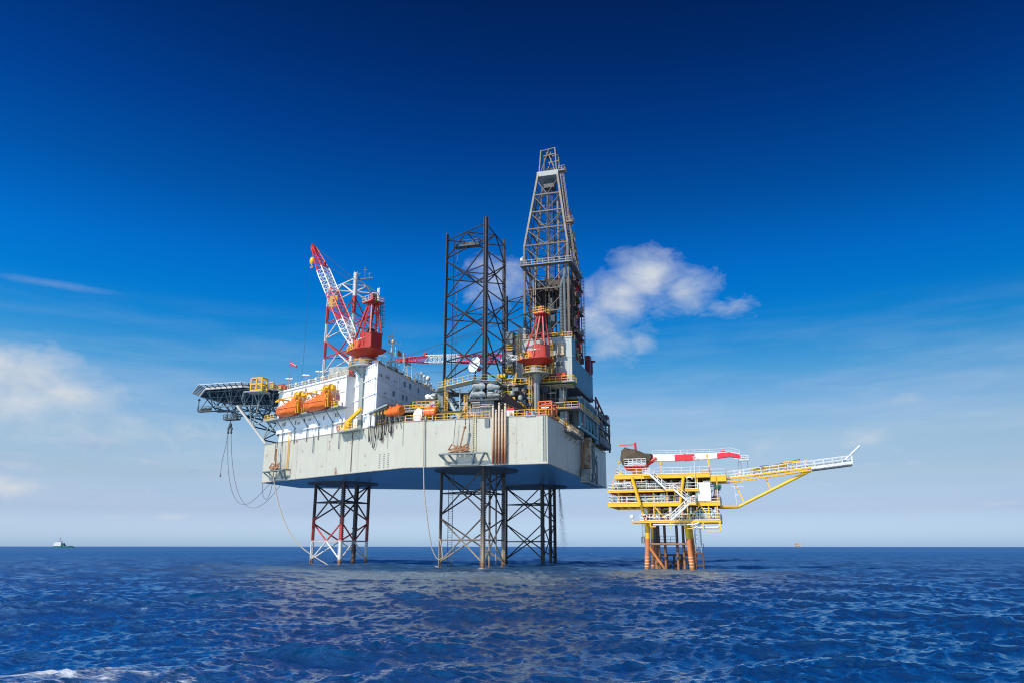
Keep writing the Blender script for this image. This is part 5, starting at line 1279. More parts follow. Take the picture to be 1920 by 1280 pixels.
# jacket
for (x0,x1,y0,y1,z) in ((15.85,15.35,12.0,11.7,8.2),(22.75,23.35,12.0,11.7,8.2),(15.9,15.4,20.5,20.9,8.2),(22.7,23.3,20.5,20.9,8.2)):
    b=MB(); p=Vector((x0,y0,z)); d=Vector((x1-x0,y1-y0,-z))/z
    b.tube(p,p+d*(z+4),.47,18); o=b.build('jacket_leg',JACKET,PX)
    b=MB()
    for zz in (2.15,1.6,1.05,.5): c=p+d*(z-zz); b.lathe(tuple(c),[(.472,0),(.482,.02),(.482,.09),(.472,.11)],18)
    b.build('white_band',M('draught band white',(.72,.5,.32),.5,rust=.4),o)
b=MB(); b.tube((15.8,11.8,4.46),(22.9,11.8,4.46),.2,10); b.tube((15.8,20.6,4.46),(22.9,20.6,4.46),.2,10); b.tube((15.7,11.9,4.46),(15.7,20.6,4.46),.2,10); b.tube((22.9,11.9,4.46),(22.9,20.6,4.46),.2,10); build_each(b,'horizontal_brace',RUSTM,PX)
b=MB(); b.tube((15.8,11.8,4.1),(19.0,11.8,-.6),.25,12); b.tube((22.9,20.6,4.2),(18.5,20.8,-1),.25,10); build_each(b,'diagonal_brace',JACKET,PX)
b=MB()
for z in (2.5,1.0): 
    b.beam((15.6,20.2,z),(23.2,20.2,z),.3); b.beam((16.5,17,z),(23,17,z),.25)
for x in (16.6,18.2,19.5,20.9,22.3): b.beam((x,20.2,-1),(x,20.2,2.6),.32); b.beam((x+.4,17,-1),(x+.4,17,2.6),.22)
b.beam((23.0,17,2.4),(20,17,.1),.2); b.beam((16.6,20.2,2.5),(19.5,20.2,0),.22); b.build('boat_fender',M('fender rust',(.07,.03,.02),.8,var=.5,rust=.6),PX)
b=MB(); b.box(16.2,20.2,18.4,19.6,4.6,4.75); b.build('spider_deck',WR,PX); b=MB(); b.rail([(16.2,18.4,4.75),(20.2,18.4,4.75),(20.2,19.6,4.75)],1.1,.9,.05); b.build('spider_railing',WR,PX)
for i,(x,y) in enumerate(((17.35,14.6),(18.5,14.6),(20.7,14.6),(21.85,14.6),(16.6,17.6))):
    b=MB(); b.tube((x,y,-4),(x,y,8.2),.25 if i<4 else .45,12); 
    for z in (4.3,): b.lathe((x,y,z),[(.26,0),(.4,.08),(.4,.3),(.26,.38)],12)
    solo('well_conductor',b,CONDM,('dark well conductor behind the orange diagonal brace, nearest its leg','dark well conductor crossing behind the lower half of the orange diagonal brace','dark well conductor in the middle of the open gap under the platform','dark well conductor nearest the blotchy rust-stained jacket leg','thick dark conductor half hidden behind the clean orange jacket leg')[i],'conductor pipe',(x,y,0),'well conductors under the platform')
b=MB()
for x in (24.1,25.1):
    for y in (12.6,13.6): b.beam((x,y,2.9),(x-.15*(y<13),y,8.2),.1)
for k in range(7):
    z=3+k*.75; b.beam((24.1,12.6,z),(25.1,12.6,z+.6),.06); b.beam((24.1,12.6,z),(25.1,12.6,z),.05); b.beam((25.1,12.6,z),(25.1,13.6,z+.6),.05)
b.build('ladder_tower',GREY,PX)
b=MB()
for x in (24.0,25.3):
    for y in (12.3,14): b.beam((x,y,-1),(x,y,2.9),.26)
for z in (.8,2.0,2.9): b.beam((24,12.3,z),(25.3,12.3,z),.22); b.beam((24,14,z),(25.3,14,z),.2); b.beam((24,12.3,z),(24,14,z),.2)
b.path([(23.6,12.2,2.9),(23.6,12.2,4.0),(23.8,12.2,4.2)],.07); b.path([(25.5,12.2,2.9),(25.5,12.2,4.4),(25.3,12.2,4.6)],.07); b.build('boat_landing',M('landing rust',(.10,.045,.03),.8,var=.5,rust=.6),PX)
b=MB(); b.box(13.9,14.8,17,18.2,4.5,4.7); b.rail([(13.9,17,4.7),(14.8,17,4.7),(14.8,18.2,4.7),(13.9,18.2,4.7)],1.1,.5,.06,2,closed=True); b.beam((14.1,17.3,4.7),(14.1,17.3,8.3),.1); b.beam((14.6,17.3,4.7),(14.6,17.3,8.3),.1); b.ladder((14.35,17.3,4.7),(14.35,17.3,8.3),.5); b.build('side_basket',WR,PX)
b=MB(); b.tube((17.0,9.75,7.85),(24.3,9.75,7.85),.16,10); b.tube((24.4,10.2,7.3),(28.3,10.2,7.3),.26,12); b.path([(24.3,9.75,7.85),(24.8,9.75,7.95),(25.1,9.75,8.2)],.16); b.path([(28.3,10.2,7.3),(28.6,10.2,7.6),(28.6,10.2,8.2)],.2); b.path([(23.5,10,7.6),(24.4,10,7.3),(25.2,10,7.9)],.15); b.build('under_deck_pipe',PIPEW,PX)
b=MB()
for (x,z0,z1) in ((16.5,7.5,8.2),(20.1,7.3,8.2),(23.9,7.6,8.2),(24.0,7.0,7.4),(25.8,6.8,8.2),(28.7,6.7,8.2)): b.beam((x,9.8,z0),(x,9.8,z1),.2)
b.beam((26.3,9.9,6.75),(28.8,9.9,6.75),.2); b.beam((16.5,9.8,7.5),(17.5,9.8,7.5),.18); b.beam((23,9.9,7.15),(24.1,9.9,7.15),.16); build_each(b,'pipe_support',YEL,PX)
# process pipework on every deck
rp=random.Random(21)
def clutter(z0,z1,x0,x1,y0,y1,nb,npipe,nv):
    w,g,d=MB(),MB(),MB()
    for k in range(npipe):
        x=x0+rp.random()*(x1-x0); y=y0+rp.random()**2*(y1-y0)*.5; z=z0+.25+rp.random()*(z1-z0-.6); r=.06+rp.random()*.11; L=1+rp.random()*4
        t=(w,w,w,d,g)[k%5]
        if rp.random()<.55: t.path([(x,y,z0),(x,y,z-.15),(x+.15,y,z),(min(x1,x+L),y,z),(min(x1,x+L)+.12,y,z-.15),(min(x1,x+L)+.12,y,z0)],r,6)
        else: t.path([(x,y,z0),(x,y,z1-.2)],r*1.3,6); t.lathe((x,y,z),[(r*1.3,0),(r*2.6,.04),(r*2.6,.16),(r*1.3,.2)],8)
    for k in range(nb):
        x=x0+rp.random()*(x1-x0); y=y0+.6+rp.random()*(y1-y0)*.5; h=.4+rp.random()*1.1; (d if k%3 else w).cb((x,y,z0+h/2),(.3+rp.random()*.9,.5,h))
    for k in range(nv):
        x=x0+rp.random()*(x1-x0); y=y0+rp.random()**2*(y1-y0)*.4; (w if k%2 else d).lathe((x,y,z0),[(.1,0),(.12,.4),(.26,.5),(.26,.8),(.1,.9),(.1,1.1),(.22,1.12),(.22,1.2)],10)
    return w,g,d
BR=M('rusty process gear',(.16,.075,.05),.6,var=.5,scale=.7,rust=.5)
GN=M('pale green pipe paint',(.36,.46,.30),.5,rust=.2)
for (nm,a) in (('mezzanine',(14.05,16.1,9.8,22.5,10.1,16,24,34,14)),('main',(11.8,13.6,9.6,23,10.3,17,22,40,18)),('cellar',(8.58,11.1,15.2,28.5,10.2,17,20,48,24)),('upper',(11.8,15.9,23.2,28.6,10.6,17,14,20,8))):
    w,g,d=clutter(*a)
    w.build('process_pipework',PIPEW,PX); g.build('process_pipework',GN,PX); d.build('process_gear',BR,PX)
b=MB(); b.box(10.2,27,20.5,21.4,11.9,16.1); b.box(15.2,28,19.6,20.5,8.6,11.1); b.build('back_wall_equipment',BR,PX,smooth=False)
def vessel(label,c,L_,r,mat):
    V=thing('process_vessel',label,'vessel',tuple(c),'process vessels on the platform decks'); c=Vector(c); h=Vector((L_/2,0,0)); e=Vector((r*.5,0,0))
    b=MB(); b.tube(c-h,c+h,r,16); b.tube(c-h-e,c-h,r*.6,16,r); b.tube(c+h,c+h+e,r,16,r*.6); b.build('shell',mat,V)
    b=MB(); b.cb(c+Vector((-L_*.3,0,-r)),(.2,r*1.6,r)); b.cb(c+Vector((L_*.3,0,-r)),(.2,r*1.6,r)); build_each(b,'saddle',YEL,V)
    b=MB(); b.tube(c+Vector((0,0,r)),c+Vector((0,0,r+.3)),.1); b.tube(c+Vector((L_*.3,0,r)),c+Vector((L_*.3,0,r+.4)),.07); b.build('nozzle',PIPEW,V)
vessel('long pale green vessel behind the main deck railing',(14.2,11.0,12.5),4.6,.34,GN)
vessel('white vessel behind the main deck stairs',(19.2,10.9,12.75),1.7,.42,PIPEW)
vessel('long white vessel on the cellar deck above the clean orange leg',(18.4,10.9,9.2),2.6,.36,PIPEW)
vessel('fat white vessel on the cellar deck below the white enclosure',(26.6,10.9,9.5),2.2,.45,PIPEW)
b=MB(); b.box(12.0,14.0,11,12.4,14.2,15.3)
for k in range(5): b.box(12.1+k*.4,12.2+k*.4,10.94,11,14.2,15.3)
solo('blue_tank',b,BLUE,'blue box tank on the mezzanine deck of the yellow platform','tank',(13,11.7,14.05))
b=MB(); b.box(14.3,16.6,11.5,13,13.2,13.5); b.box(11.9,13.0,10.6,11.6,12.0,12.35); solo('red_valve_box',b,BRED,'small red valve boxes behind the main deck railing','valve box',(12.4,11,11.9))
wc=thing('white_cabinet','tall white enclosure with green edge strip on the main deck','cabinet',(26.3,11,11.8))
b=MB(); b.box(25.15,27.45,9.9,12,11.95,15.2); b.build('body',WHITE,wc,smooth=False)
b=MB(); b.box(25.3,25.34,9.86,9.9,12.3,14.9); b.box(25.4,27.2,9.87,9.9,12.1,12.16); b.box(25.45,25.55,9.83,9.9,13.1,13.5); b.build('door_trim',GREY,wc)
b=MB(); b.box(24.95,25.13,9.9,10.1,12,12.5); b.box(24.95,25.13,9.9,10.1,13.1,14.3); b.build('green_strip',GREENM,wc)
b=MB(); b.lathe((28.7,10.6,14.2),[(.2,-.4),(.5,-.2),(.6,.2),(.4,.6)],12); b.tube((28.0,10.6,14.3),(29.2,10.6,14.0),.32,10); b.cb((29.1,10.5,14.5),(.5,.6,.6)); solo('green_valve',b,M('dark green machine paint',(.02,.09,.06),.4),'dark green valve machine beside the white enclosure','valve',(28.7,10.6,13.8))
b=MB(); b.path([(23.4,9.9,11.9),(23.4,9.9,15.8),(23.5,9.9,16.1),(23.8,9.9,16.2),(24.3,9.9,16.1),(24.4,9.9,15.8)],.12,8); b.build('vent_pipe',PIPEW,PX)
for i,(x,y,z) in enumerate(((15.6,9.75,9.2),(24.45,9.95,12.4))):
    Lb=thing('lifebuoy',('orange and white lifebuoy on the cellar deck rail above the jacket leg','orange and white lifebuoy on the main deck rail beside the white enclosure')[i],'lifebuoy',(x,y,z),'lifebuoys on the yellow platform')
    for k in range(8):
        b=MB(); b.path([(x+.4*math.cos(a),y-.05,z+.4*math.sin(a)) for a in [(k+j/4)*math.pi/4 for j in range(5)]],.12,6); b.build('ring_segment',ORANGE if k%2 else WHITE,Lb)
# platform crane under its cover
PC=thing('platform_crane','red and white box-boom crane under a brown cover on the yellow platform','crane',(14.1,14,16.86))
b=MB(); b.lathe((14.1,14,16.86),[(1.0,0),(1.0,.9),(1.3,1.0),(1.3,1.3)],18); b.build('pedestal',YEL,PC)
b=MB(); b.lathe((14.1,14,18.2),[(1.6,0),(2.1,.35),(2.1,.6)],16); b.box(11.8,15.9,12,16,18.5,18.75)
for k in range(6): x=12.0+k*.75; b.beam((x,11.95,18.1),(x,11.95,18.75),.12)
b.box(11.9,15.8,12.2,15.8,18.15,18.3); b.build('slew_base',BRED,PC)
b=MB(); b.rail([(11.85,16,18.75),(11.85,12,18.75),(15.9,12,18.75),(15.9,16,18.75)],1.25,.75,.07,2); b.build('base_railing',WR,PC)
# crumpled cover
b=MB(); prof=[(11.6,.0,1.6,19.6,20.9),(11.9,.1,1.9,19.0,21.9),(12.6,.0,2.1,19.7,22.3),(13.2,.1,2.0,19.85,22.0),(13.6,-.1,1.9,19.8,21.9),(14.4,.0,1.95,19.75,21.85),(15.2,.1,1.8,19.7,21.5),(15.9,0,1.6,19.6,21.2),(16.4,.1,1.4,19.2,21.1),(17.1,0,1.2,19.6,21.05),(17.4,0,.9,20.0,20.9)]
m=18; vs=[]
for (x,dy,w,z0,z1) in prof:
    for i in range(m):
        a=2*math.pi*i/m; ca,sa=math.cos(a),math.sin(a); k=1+.10*rp.uniform(-1,1)
        ex=lambda v:math.copysign(abs(v)**.42,v)
        vs.append((x-.4+.14*rp.uniform(-1,1),14+dy+w*ex(ca)*k,(z0+z1)/2+(z1-z0)/2*ex(sa)*k))
b.add(vs,[(k*m+i,k*m+(i+1)%m,(k+1)*m+(i+1)%m,(k+1)*m+i) for k in range(len(prof)-1) for i in range(m)]+[tuple(range(m-1,-1,-1)),tuple(range((len(prof)-1)*m,len(prof)*m))])
b.build('cover',TARP,PC)
b=MB(); b.tube((13.9,14,21.7),(13.8,14,23.3),.22,10); b.build('gin_post',BRED,PC)
b=MB()
for k in range(8): b.beam((13.7-k*.38,14,22.95-.01*k),(13.7-(k+.92)*.38,14,22.95-.01*k),.2)
b.build('gin_arm',M('arm red',(.55,.1,.06),.5),PC)
bx=[(16.4,19.0,20.1,BRED),(17.3,18.95,20.45,WHITE),(21.9,19.2,20.55,BRED),(26.2,19.3,20.65,WHITE),(30.6,19.45,20.75,BRED)]
ys=14.0
def boxseg(x0,x1,z00,z01,z10,z11,mat,name='boom_section',w=.55):
    b=MB(); b.add([(x0,ys-w,z00),(x0,ys+w,z00),(x1,ys+w,z10),(x1,ys-w,z10),(x0,ys-w,z01),(x0,ys+w,z01),(x1,ys+w,z11),(x1,ys-w,z11)],[(0,1,2,3),(7,6,5,4),(0,3,7,4),(3,2,6,7),(2,1,5,6),(1,0,4,5)]); b.build(name,mat,PC,smooth=False)
boxseg(15.9,17.2,19.55,20.55,19.62,20.8,BRED); boxseg(17.2,21.16,19.62,20.8,19.57,20.72,WHITE); boxseg(21.16,24.85,19.57,20.72,19.64,20.74,BRED); boxseg(24.85,28.9,19.64,20.74,19.82,20.7,WHITE); boxseg(28.9,31.1,19.82,20.7,20.05,20.88,BRED); boxseg(31.1,33.0,20.05,20.88,19.72,20.35,BRED,w=.5)
b=MB(); b.box(22.9,23.1,13.4,14.6,19.5,20.85); b.beam((22.2,13.42,19.6),(23.8,13.42,19.45),.1); b.build('boom_joint',BRED,PC)
b=MB(); b.tube((15.9,13.3,19.1),(17.8,13.3,20.25),.24,10); b.tube((15.9,14.9,19.1),(17.8,14.9,20.25),.24,10); build_each(b,'luffing_ram',BRED,PC)
b=MB(); b.box(32.7,34.4,13.6,14.4,19.25,19.4); b.beam((31.8,13.6,19.7),(34.3,13.6,19.3),.12); b.rail([(32.9,13.6,19.4),(34.35,13.6,19.35)],.8,.4,.045); b.cb((33.6,14,19.8),(.9,.5,.5)); b.build('boom_tip',WR,PC)
b=MB(); b.rail([(17.0,13.5,20.8),(21,13.5,20.73),(28.9,13.5,20.72),(31.1,13.5,20.88),(32.9,13.5,20.4)],.8,1.4,.03); b.build('boom_railing',WR,PC)
b=MB(); b.add([(29.4,13.6,20.8),(30.6,13.6,20.85),(30.0,14,21.7),(29.4,14.4,20.8),(30.6,14.4,20.85)],[(0,1,2),(4,3,2),(1,4,2),(3,0,2),(0,3,4,1)]); b.build('boom_bracket',BRED,PC)
b=MB(); b.tube((32.6,14,19.7),(32.6,14,17.4),.03,5); b.tube((33.0,14,19.7),(33.0,14,17.4),.03,5); b.tube((34.2,14,19.3),(34.2,14,17.6),.03,5); build_each(b,'hoist_wire',LINE,PC)
hk=thing('platform_hook_block','small red and white hook block hanging from the box boom','hook block',(32.75,14,16.4)); b=MB(); b.lathe((32.75,14,16.7),[(.1,-.4),(.38,-.1),(.4,.4),(.15,.8)],10); b.build('block',WHITE,hk); b=MB(); b.cb((32.75,13.6,17.0),(.7,.1,.18)); b.cb((32.75,13.6,16.55),(.35,.1,.2)); b.build('red_plate',BRED,hk)
# flare boom
FB=thing('flare_boom','long yellow boom walkway with white outer end reaching out over the sea','boom',(30,12,15.5))
def fz(x): return 15.55+(x-30.2)*.108
yb0,yb1=11.6,13.2
b=MB()
for y in (yb0,yb1): b.beam((30.2,y,fz(30.2)+.35),(44.8,y,fz(44.8)+.35),.2,.24); b.beam((30.2,y,fz(30.2)-.35),(44.8,y,fz(44.8)-.1),.16,.18)
for k in range(11): x=30.2+k*1.46; b.beam((x,yb0,fz(x)-.35),(x,yb0,fz(x)+.35),.1); b.beam((x,yb0,fz(x)+.3),(x,yb1,fz(x)+.3),.1)
b.build('inner_truss',YEL,FB)
b=MB(); b.tube((31.9,12.4,10.9),(44.6,12.4,fz(44.6)-.1),.27,12); b.beam((31.6,12.4,fz(31.6)-.3),(33.2,12.4,11.2),.22); b.beam((37.0,12.4,fz(37)-.3),(37.9,12.4,13.6),.2); b.tube((28.9,11.0,10.9),(32,12.4,10.9),.26,10); b.tube((28.9,14.0,10.9),(32,12.4,10.9),.26,10); build_each(b,'support_strut',YEL,FB)
b=MB()
for y in (yb0,yb1): b.beam((44.8,y,fz(44.8)+.25),(51.6,y,fz(51.6)+.25),.26,.3)
b.box(44.8,51.6,yb0,yb1,fz(44.8)+.1,fz(44.8)+.15) if False else None
b.beam((51.6,yb0,fz(51.6)-.1),(51.6,yb0,fz(51.6)+1.4),.16); b.beam((51.6,yb0,fz(51.6)+.3),(51.6,yb1,fz(51.6)+.3),.2); b.build('outer_truss',WR,FB)
b=MB()
for y in (yb0,yb1): b.beam((44.8,y,fz(44.8)-.12),(51.6,y,fz(51.6)-.12),.16)
for k in range(5): x=45.5+k*1.5; b.beam((x,yb0,fz(x)-.15),(x,yb0,fz(x)+.2),.14)
b.build('outer_lower_chord',DGREY,FB)
b=MB(); b.rail([(30.3,yb0,fz(30.3)+.45),(51.5,yb0,fz(51.5)+.4)],1.15,1.5,.055); b.rail([(30.3,yb1,fz(30.3)+.45),(51.5,yb1,fz(51.5)+.4)],1.15,1.5,.045); b.build('walkway_railing',WR,FB)
b=MB(); b.box(30.3,31,11.7,13.1,fz(30.6)+.42,fz(30.6)+.44)
b.tube((49.8,12.4,fz(49.8)+.4),(53.2,12.4,fz(51)+3.3),.19,10); build_each(b,'flare_tip',WR,FB)
b=MB(); b.tube((31,12.4,fz(31)+.7),(50.2,12.4,fz(50.2)+.7),.11,8); b.build('flare_pipe',PIPEW,FB)
for k,(x0,x1,dz) in enumerate(((34.6,37.2,1.0),(37.0,40.8,1.15),(40.3,43.2,1.55))):
    b=MB(); b.tube((x0,12.0,fz(x0)+dz+.35),(x1,12.0,fz(x0)+dz+.5),.16,8)
    for j in range(3): x=x0+.3+(x1-x0-.6)*j/2; b.beam((x,12,fz(x)+.4),(x,12,fz(x0)+dz+.4),.12)
    b.build('spare_pipe',YEL,FB)
b=MB(); b.beam((34.6,12.9,fz(34.6)+1.3),(43.2,12.9,fz(43.2)+2.1),.22); b.add([(34.4,12.9,17.2),(36.6,12.9,18.2),(38.4,12.9,18.2),(36,12.9,17.5)],[(0,1,2,3)]); b.add([(34.4,13.0,17.2),(36.6,13.0,18.2),(38.4,13.0,18.2),(36,13.0,17.5)],[(3,2,1,0)]); b.build('dark_cover',BLACK,FB)
b=MB(); b.beam((34.6,12.6,fz(34.6)+1.2),(43.0,12.6,fz(43)+1.95),.18); b.beam((44.0,11.8,fz(44)+.4),(44.0,11.8,fz(44)+1.7),.22); b.cb((44,11.8,fz(44)+1.7),(.5,.4,.3)); build_each(b,'yellow_gear',YEL,FB)
b=MB(); b.tube((31.8,11.8,11),(31.6,11.8,14.6),.06); b.beam((31.0,11.8,14.55),(33.2,11.8,14.5),.1); b.cb((31.9,11.8,13.0),(.6,.1,.12)); solo('slender_mast',b,WR,'slender white T-shaped mast under the inner end of the boom walkway','mast',(31.8,11.8,11))
for i,(x,y,z,h,lab) in enumerate(((11.2,10.2,16.86,2.2,'short yellow lamp post at the top deck corner under the crane cover'),(18.9,10.2,16.86,1.7,'stubby yellow post in the middle of the platform top deck rail'))):
    b=MB(); b.beam((x,y,z),(x,y,z+h),.12 if i==0 else .22); b.lathe((x,y,z+h-.1),[(.1,0),(.25,.1),(.25,.4),(.1,.5)],8); b.cb((x+.2,y,z+.4),(.5,.3,.6)) if i==0 else None; solo('lamp_post',b,YEL,lab,'lamp post',(x,y,z),'lamp posts on the platform')
b=MB(); b.beam((27.7,10.6,16.5),(27.2,10.6,20.0),.28); b.cb((27.2,10.6,20.1),(.5,.4,.3)); solo('boom_prop',b,YEL,'leaning yellow post propping the platform crane boom','post',(27.7,10.6,16.5))
b=MB(); b.tube((24.9,9.9,12),(24.9,9.9,19.7),.07); b.cb((24.9,9.9,19.8),(.5,.3,.15)); solo('lamp_pole',b,WR,'slim white lamp pole in front of the white enclosure','lamp pole',(24.9,9.9,12))
b=MB(); b.box(26.0,27.3,10.4,11.6,16.9,17.6); solo('deck_crate',b,CREAM,'cream crate on the platform top deck behind the leaning yellow post','crate',(26.6,11,16.86))
b=MB(); b.lathe((13.2,10.4,9.3),[(.2,-.3),(.36,-.2),(.36,.3),(.2,.4)],12); b.beam((13.2,10.4,8.5),(13.2,10.4,9.2),.1); solo('searchlight',b,WHITE,'round white searchlight at the outer end of the cellar deck','searchlight',(13.2,10.4,8.46))

# ------------------------------------------------------------------ far away things
def wplace(o,p,rz=0): o.location=p; o.rotation_euler=(0,0,rz)
S=thing('supply_vessel','small green-hulled supply ship with white wheelhouse on the horizon','ship'); wplace(S,(-1362,2400,0),math.radians(6))
b=MB(); st_=[(-29,4.2,4.9,-.8),(-27,6.2,9.2,-1),(-18,7,9.0,-1),(-10,7,8.0,-1),(-6,7,5.5,-1),(0,7,4.6,-1),(10,7,3.8,-1),(29,6.6,3.8,-1)]
vs=[]
st_=[(-31,.4,7.0),(-27,4.5,6.4),(-18,7,5.4),(-8,7,5.0),(-4,7,3.6),(29,6.8,3.2)]
for x,w,z in st_: vs += [(x,-w,z),(x+ (1.5 if x<-25 else 0),-w*.85,-1),(x+(1.5 if x<-25 else 0),w*.85,-1),(x,w,z)]
b.add(vs,[(4*k+i,4*k+i+1,4*(k+1)+i+1,4*(k+1)+i) for k in range(5) for i in range(3)]+[(4*k+3,4*k,4*(k+1),4*(k+1)+3) for k in range(5)]+[(0,3,2,1),(20,21,22,23)])
b.build('hull',M('ship green',(.01,.16,.13),.4),S,rel=True)
b=MB(); b.box(-28,-7,-6,6,5,13.5); b.box(-24,-8,-5.5,5.5,13.5,16.6); b.box(-20,-9,-4.6,4.6,16.6,19.6); b.box(-21,-8,-5,5,19.6,20.2); b.tube((-7,-2,13),(-7,-2,22.5),1.3,8); b.build('superstructure',WHITE,S,rel=True)
b=MB(); b.box(-20.1,-8.9,-4.7,4.7,17.2,18.6); b.build('wheelhouse_window',GLASS,S,rel=True)
b=MB(); b.tube((-14,0,20),(-14,0,30),.8,6); b.beam((-16,0,26),(-12,0,26),.6); b.build('mast',M('ship mast',(.1,.12,.2),.5),S,rel=True)
b=MB(); b.box(-6,0,-6,6,5.5,13.5); b.box(0,3,-6,6,4.5,9.5); b.box(16,24,-4,4,3.8,6.2); b.box(6,12,-4,4,3.7,5); b.build('deck_cargo',M('ship gear',(.02,.12,.13),.5),S,rel=True)
E2=thing('distant_platform','tiny pale platform far off on the horizon','platform'); wplace(E2,(1630,4500,0),0)
b=MB()
for x in (-8,8):
    for y in (-8,8): b.tube((x,y,-3),(x*.8,y*.8,12),1.5,8)
b.build('jacket_leg',CREAM,E2,rel=True)
b=MB(); b.box(-18,16,-12,12,11,13); b.box(-20,14,-12,12,17,19); b.box(-14,6,-10,10,13,17); b.box(-22,18,-12,12,22,23.5); b.box(-12,4,-9,9,19,22); b.build('deck',M('distant yellow',(.75,.5,.25),.5),E2,rel=True)
b=MB(); b.beam((16,0,19),(44,0,23),2.2); b.build('flare_boom',CREAM,E2,rel=True)

# water falling from the hull beside the stern leg
b=MB(); rs=random.Random(4)
for k in range(2600):
    t=rs.random()**1.1; z=18.2-15*t; s_=.15+1.3*t
    x=-11.0+rs.gauss(0,.4*s_)+1.1*t; y=56+rs.gauss(0,.6*s_); r=(.016+.02*rs.random())*(1-.4*t)
    b.add([(x-r,y,z),(x+r,y,z),(x,y-r,z),(x,y+r,z),(x,y,z+r*4),(x,y,z-r*2)],[(0,2,4),(2,1,4),(1,3,4),(3,0,4),(2,0,5),(1,2,5),(3,1,5),(0,3,5)])
o=b.build('discharge_spray',M('falling water',(.14,.22,.32),.2),None); BASE[o.name]=(0,0,0); place(o,(0,0,0)); tag(o,'thin spray of water falling from the hull beside the far stern leg','spray',None,'stuff')
# ------------------------------------------------------------------ sea
def sea_height(X,Y,sp):
    rg=np.random.default_rng(3)
    Z=np.zeros_like(X); DX=np.zeros_like(X); DY=np.zeros_like(X)
    lam=[]
    for (l0,l1,n,c) in ((9,20,9,.0062),(4.5,9,14,.0070),(2.2,4.5,18,.0042),(1.1,2.2,24,.0056),(.55,1.1,28,.0066),(.26,.55,30,.0064)):
        for k in range(n): lam.append((math.exp(rg.uniform(math.log(l0),math.log(l1))),c))
    for l,c in lam:
        th=math.radians(-78)+rg.normal(0,math.radians(20 if l>2.2 else 34)); kx,ky=math.cos(th)*2*math.pi/l,math.sin(th)*2*math.pi/l
        ph=rg.uniform(0,2*math.pi); a=c*l*rg.uniform(.6,1.4)
        w=np.clip((l/sp-2.0)/1.6,0,1)
        A=kx*X+ky*Y+ph; s,co=np.sin(A),np.cos(A)
        Z+=a*w*co; DX-=1.15*a*w*s*math.cos(th); DY-=1.15*a*w*s*math.sin(th)
    return X+DX,Y+DY,Z
NR,NC=2000,1000
r=np.exp(np.linspace(math.log(9.0),math.log(1600.0),NR)); ang=np.linspace(math.radians(-46),math.radians(46),NC)
Rg,Ag=np.meshgrid(r,ang,indexing='ij'); X=Rg*np.sin(Ag); Y=Rg*np.cos(Ag)
sp=np.maximum(Rg*(math.log(1600/9)/NR),Rg*(math.radians(92)/NC))
xx,yy,zz=sea_height(X.astype(np.float32),Y.astype(np.float32),sp.astype(np.float32))
verts=np.stack([xx,yy,zz],-1).reshape(-1,3)
i=np.arange(NR-1)[:,None]*NC+np.arange(NC-1)[None,:]
q=np.stack([i,i+1,i+NC+1,i+NC],-1)[:,:,::-1].reshape(-1,4)
me=bpy.data.meshes.new('sea_water'); me.vertices.add(len(verts)); me.vertices.foreach_set('co',verts.astype(np.float32).ravel())
me.loops.add(q.size); me.loops.foreach_set('vertex_index',q.ravel().astype(np.int32)); me.polygons.add(len(q)); me.polygons.foreach_set('loop_start',np.arange(0,q.size,4,dtype=np.int32))
me.polygons.foreach_set('use_smooth',np.ones(len(q),dtype=bool)); me.update(calc_edges=True); me.validate()
sea=bpy.data.objects.new('sea_water',me); COL.objects.link(sea); tag(sea,'deep blue choppy open sea reaching to the horizon','sea',None,'structure')
b=MB(); N=96; A1=[]; 
def ringpt(rad,a,z): return (rad*math.sin(a),rad*math.cos(a),z)
fa=[math.radians(-180+360*k/N) for k in range(N)]
fr=[math.radians(-46+92*k/40) for k in range(41)]
b.add([ringpt(1590,a,-.05) for a in fr]+[ringpt(90000,a,-.05) for a in fr],[(k,k+1,42+k,41+k)[::-1] for k in range(40)])
bk=[math.radians(46+268*k/60) for k in range(61)]
b.add([ringpt(.01,a,-.05) for a in bk]+[ringpt(90000,a,-.05) for a in bk],[(k,k+1,62+k,61+k)[::-1] for k in range(60)])
b.add([ringpt(.01,a,-.05) for a in fr]+[ringpt(9.2,a,-.05) for a in fr],[(k,k+1,42+k,41+k)[::-1] for k in range(40)])
far=b.build('sea_water',[],None,smooth=False); tag(far,'flat blue far sea at the horizon','sea',None,'structure')
m,t,p=base_mat('sea water'); co=t.n('ShaderNodeTexCoord').outputs['Object']
geo=t.n('ShaderNodeNewGeometry'); pos=geo.outputs['Position']
n1=t.noise(pos,1.6,8,.62); n2=t.noise(pos,.35,6,.6)
mpv=t.n('ShaderNodeMapping'); mpv.inputs['Scale'].default_value=(.75,1.5,1); mpv.inputs['Rotation'].default_value=(0,0,.3); t.link(pos,mpv.inputs[0]); n3=t.noise(mpv.outputs[0],6.0,4,.55)
b1=t.n('ShaderNodeBump'); b1.inputs['Strength'].default_value=1; b1.inputs['Distance'].default_value=.05; t.link(n3,b1.inputs['Height'])
b2=t.n('ShaderNodeBump'); b2.inputs['Strength'].default_value=1; b2.inputs['Distance'].default_value=.05; t.link(n2,b2.inputs['Height']); t.link(b1.outputs[0],b2.inputs['Normal'])
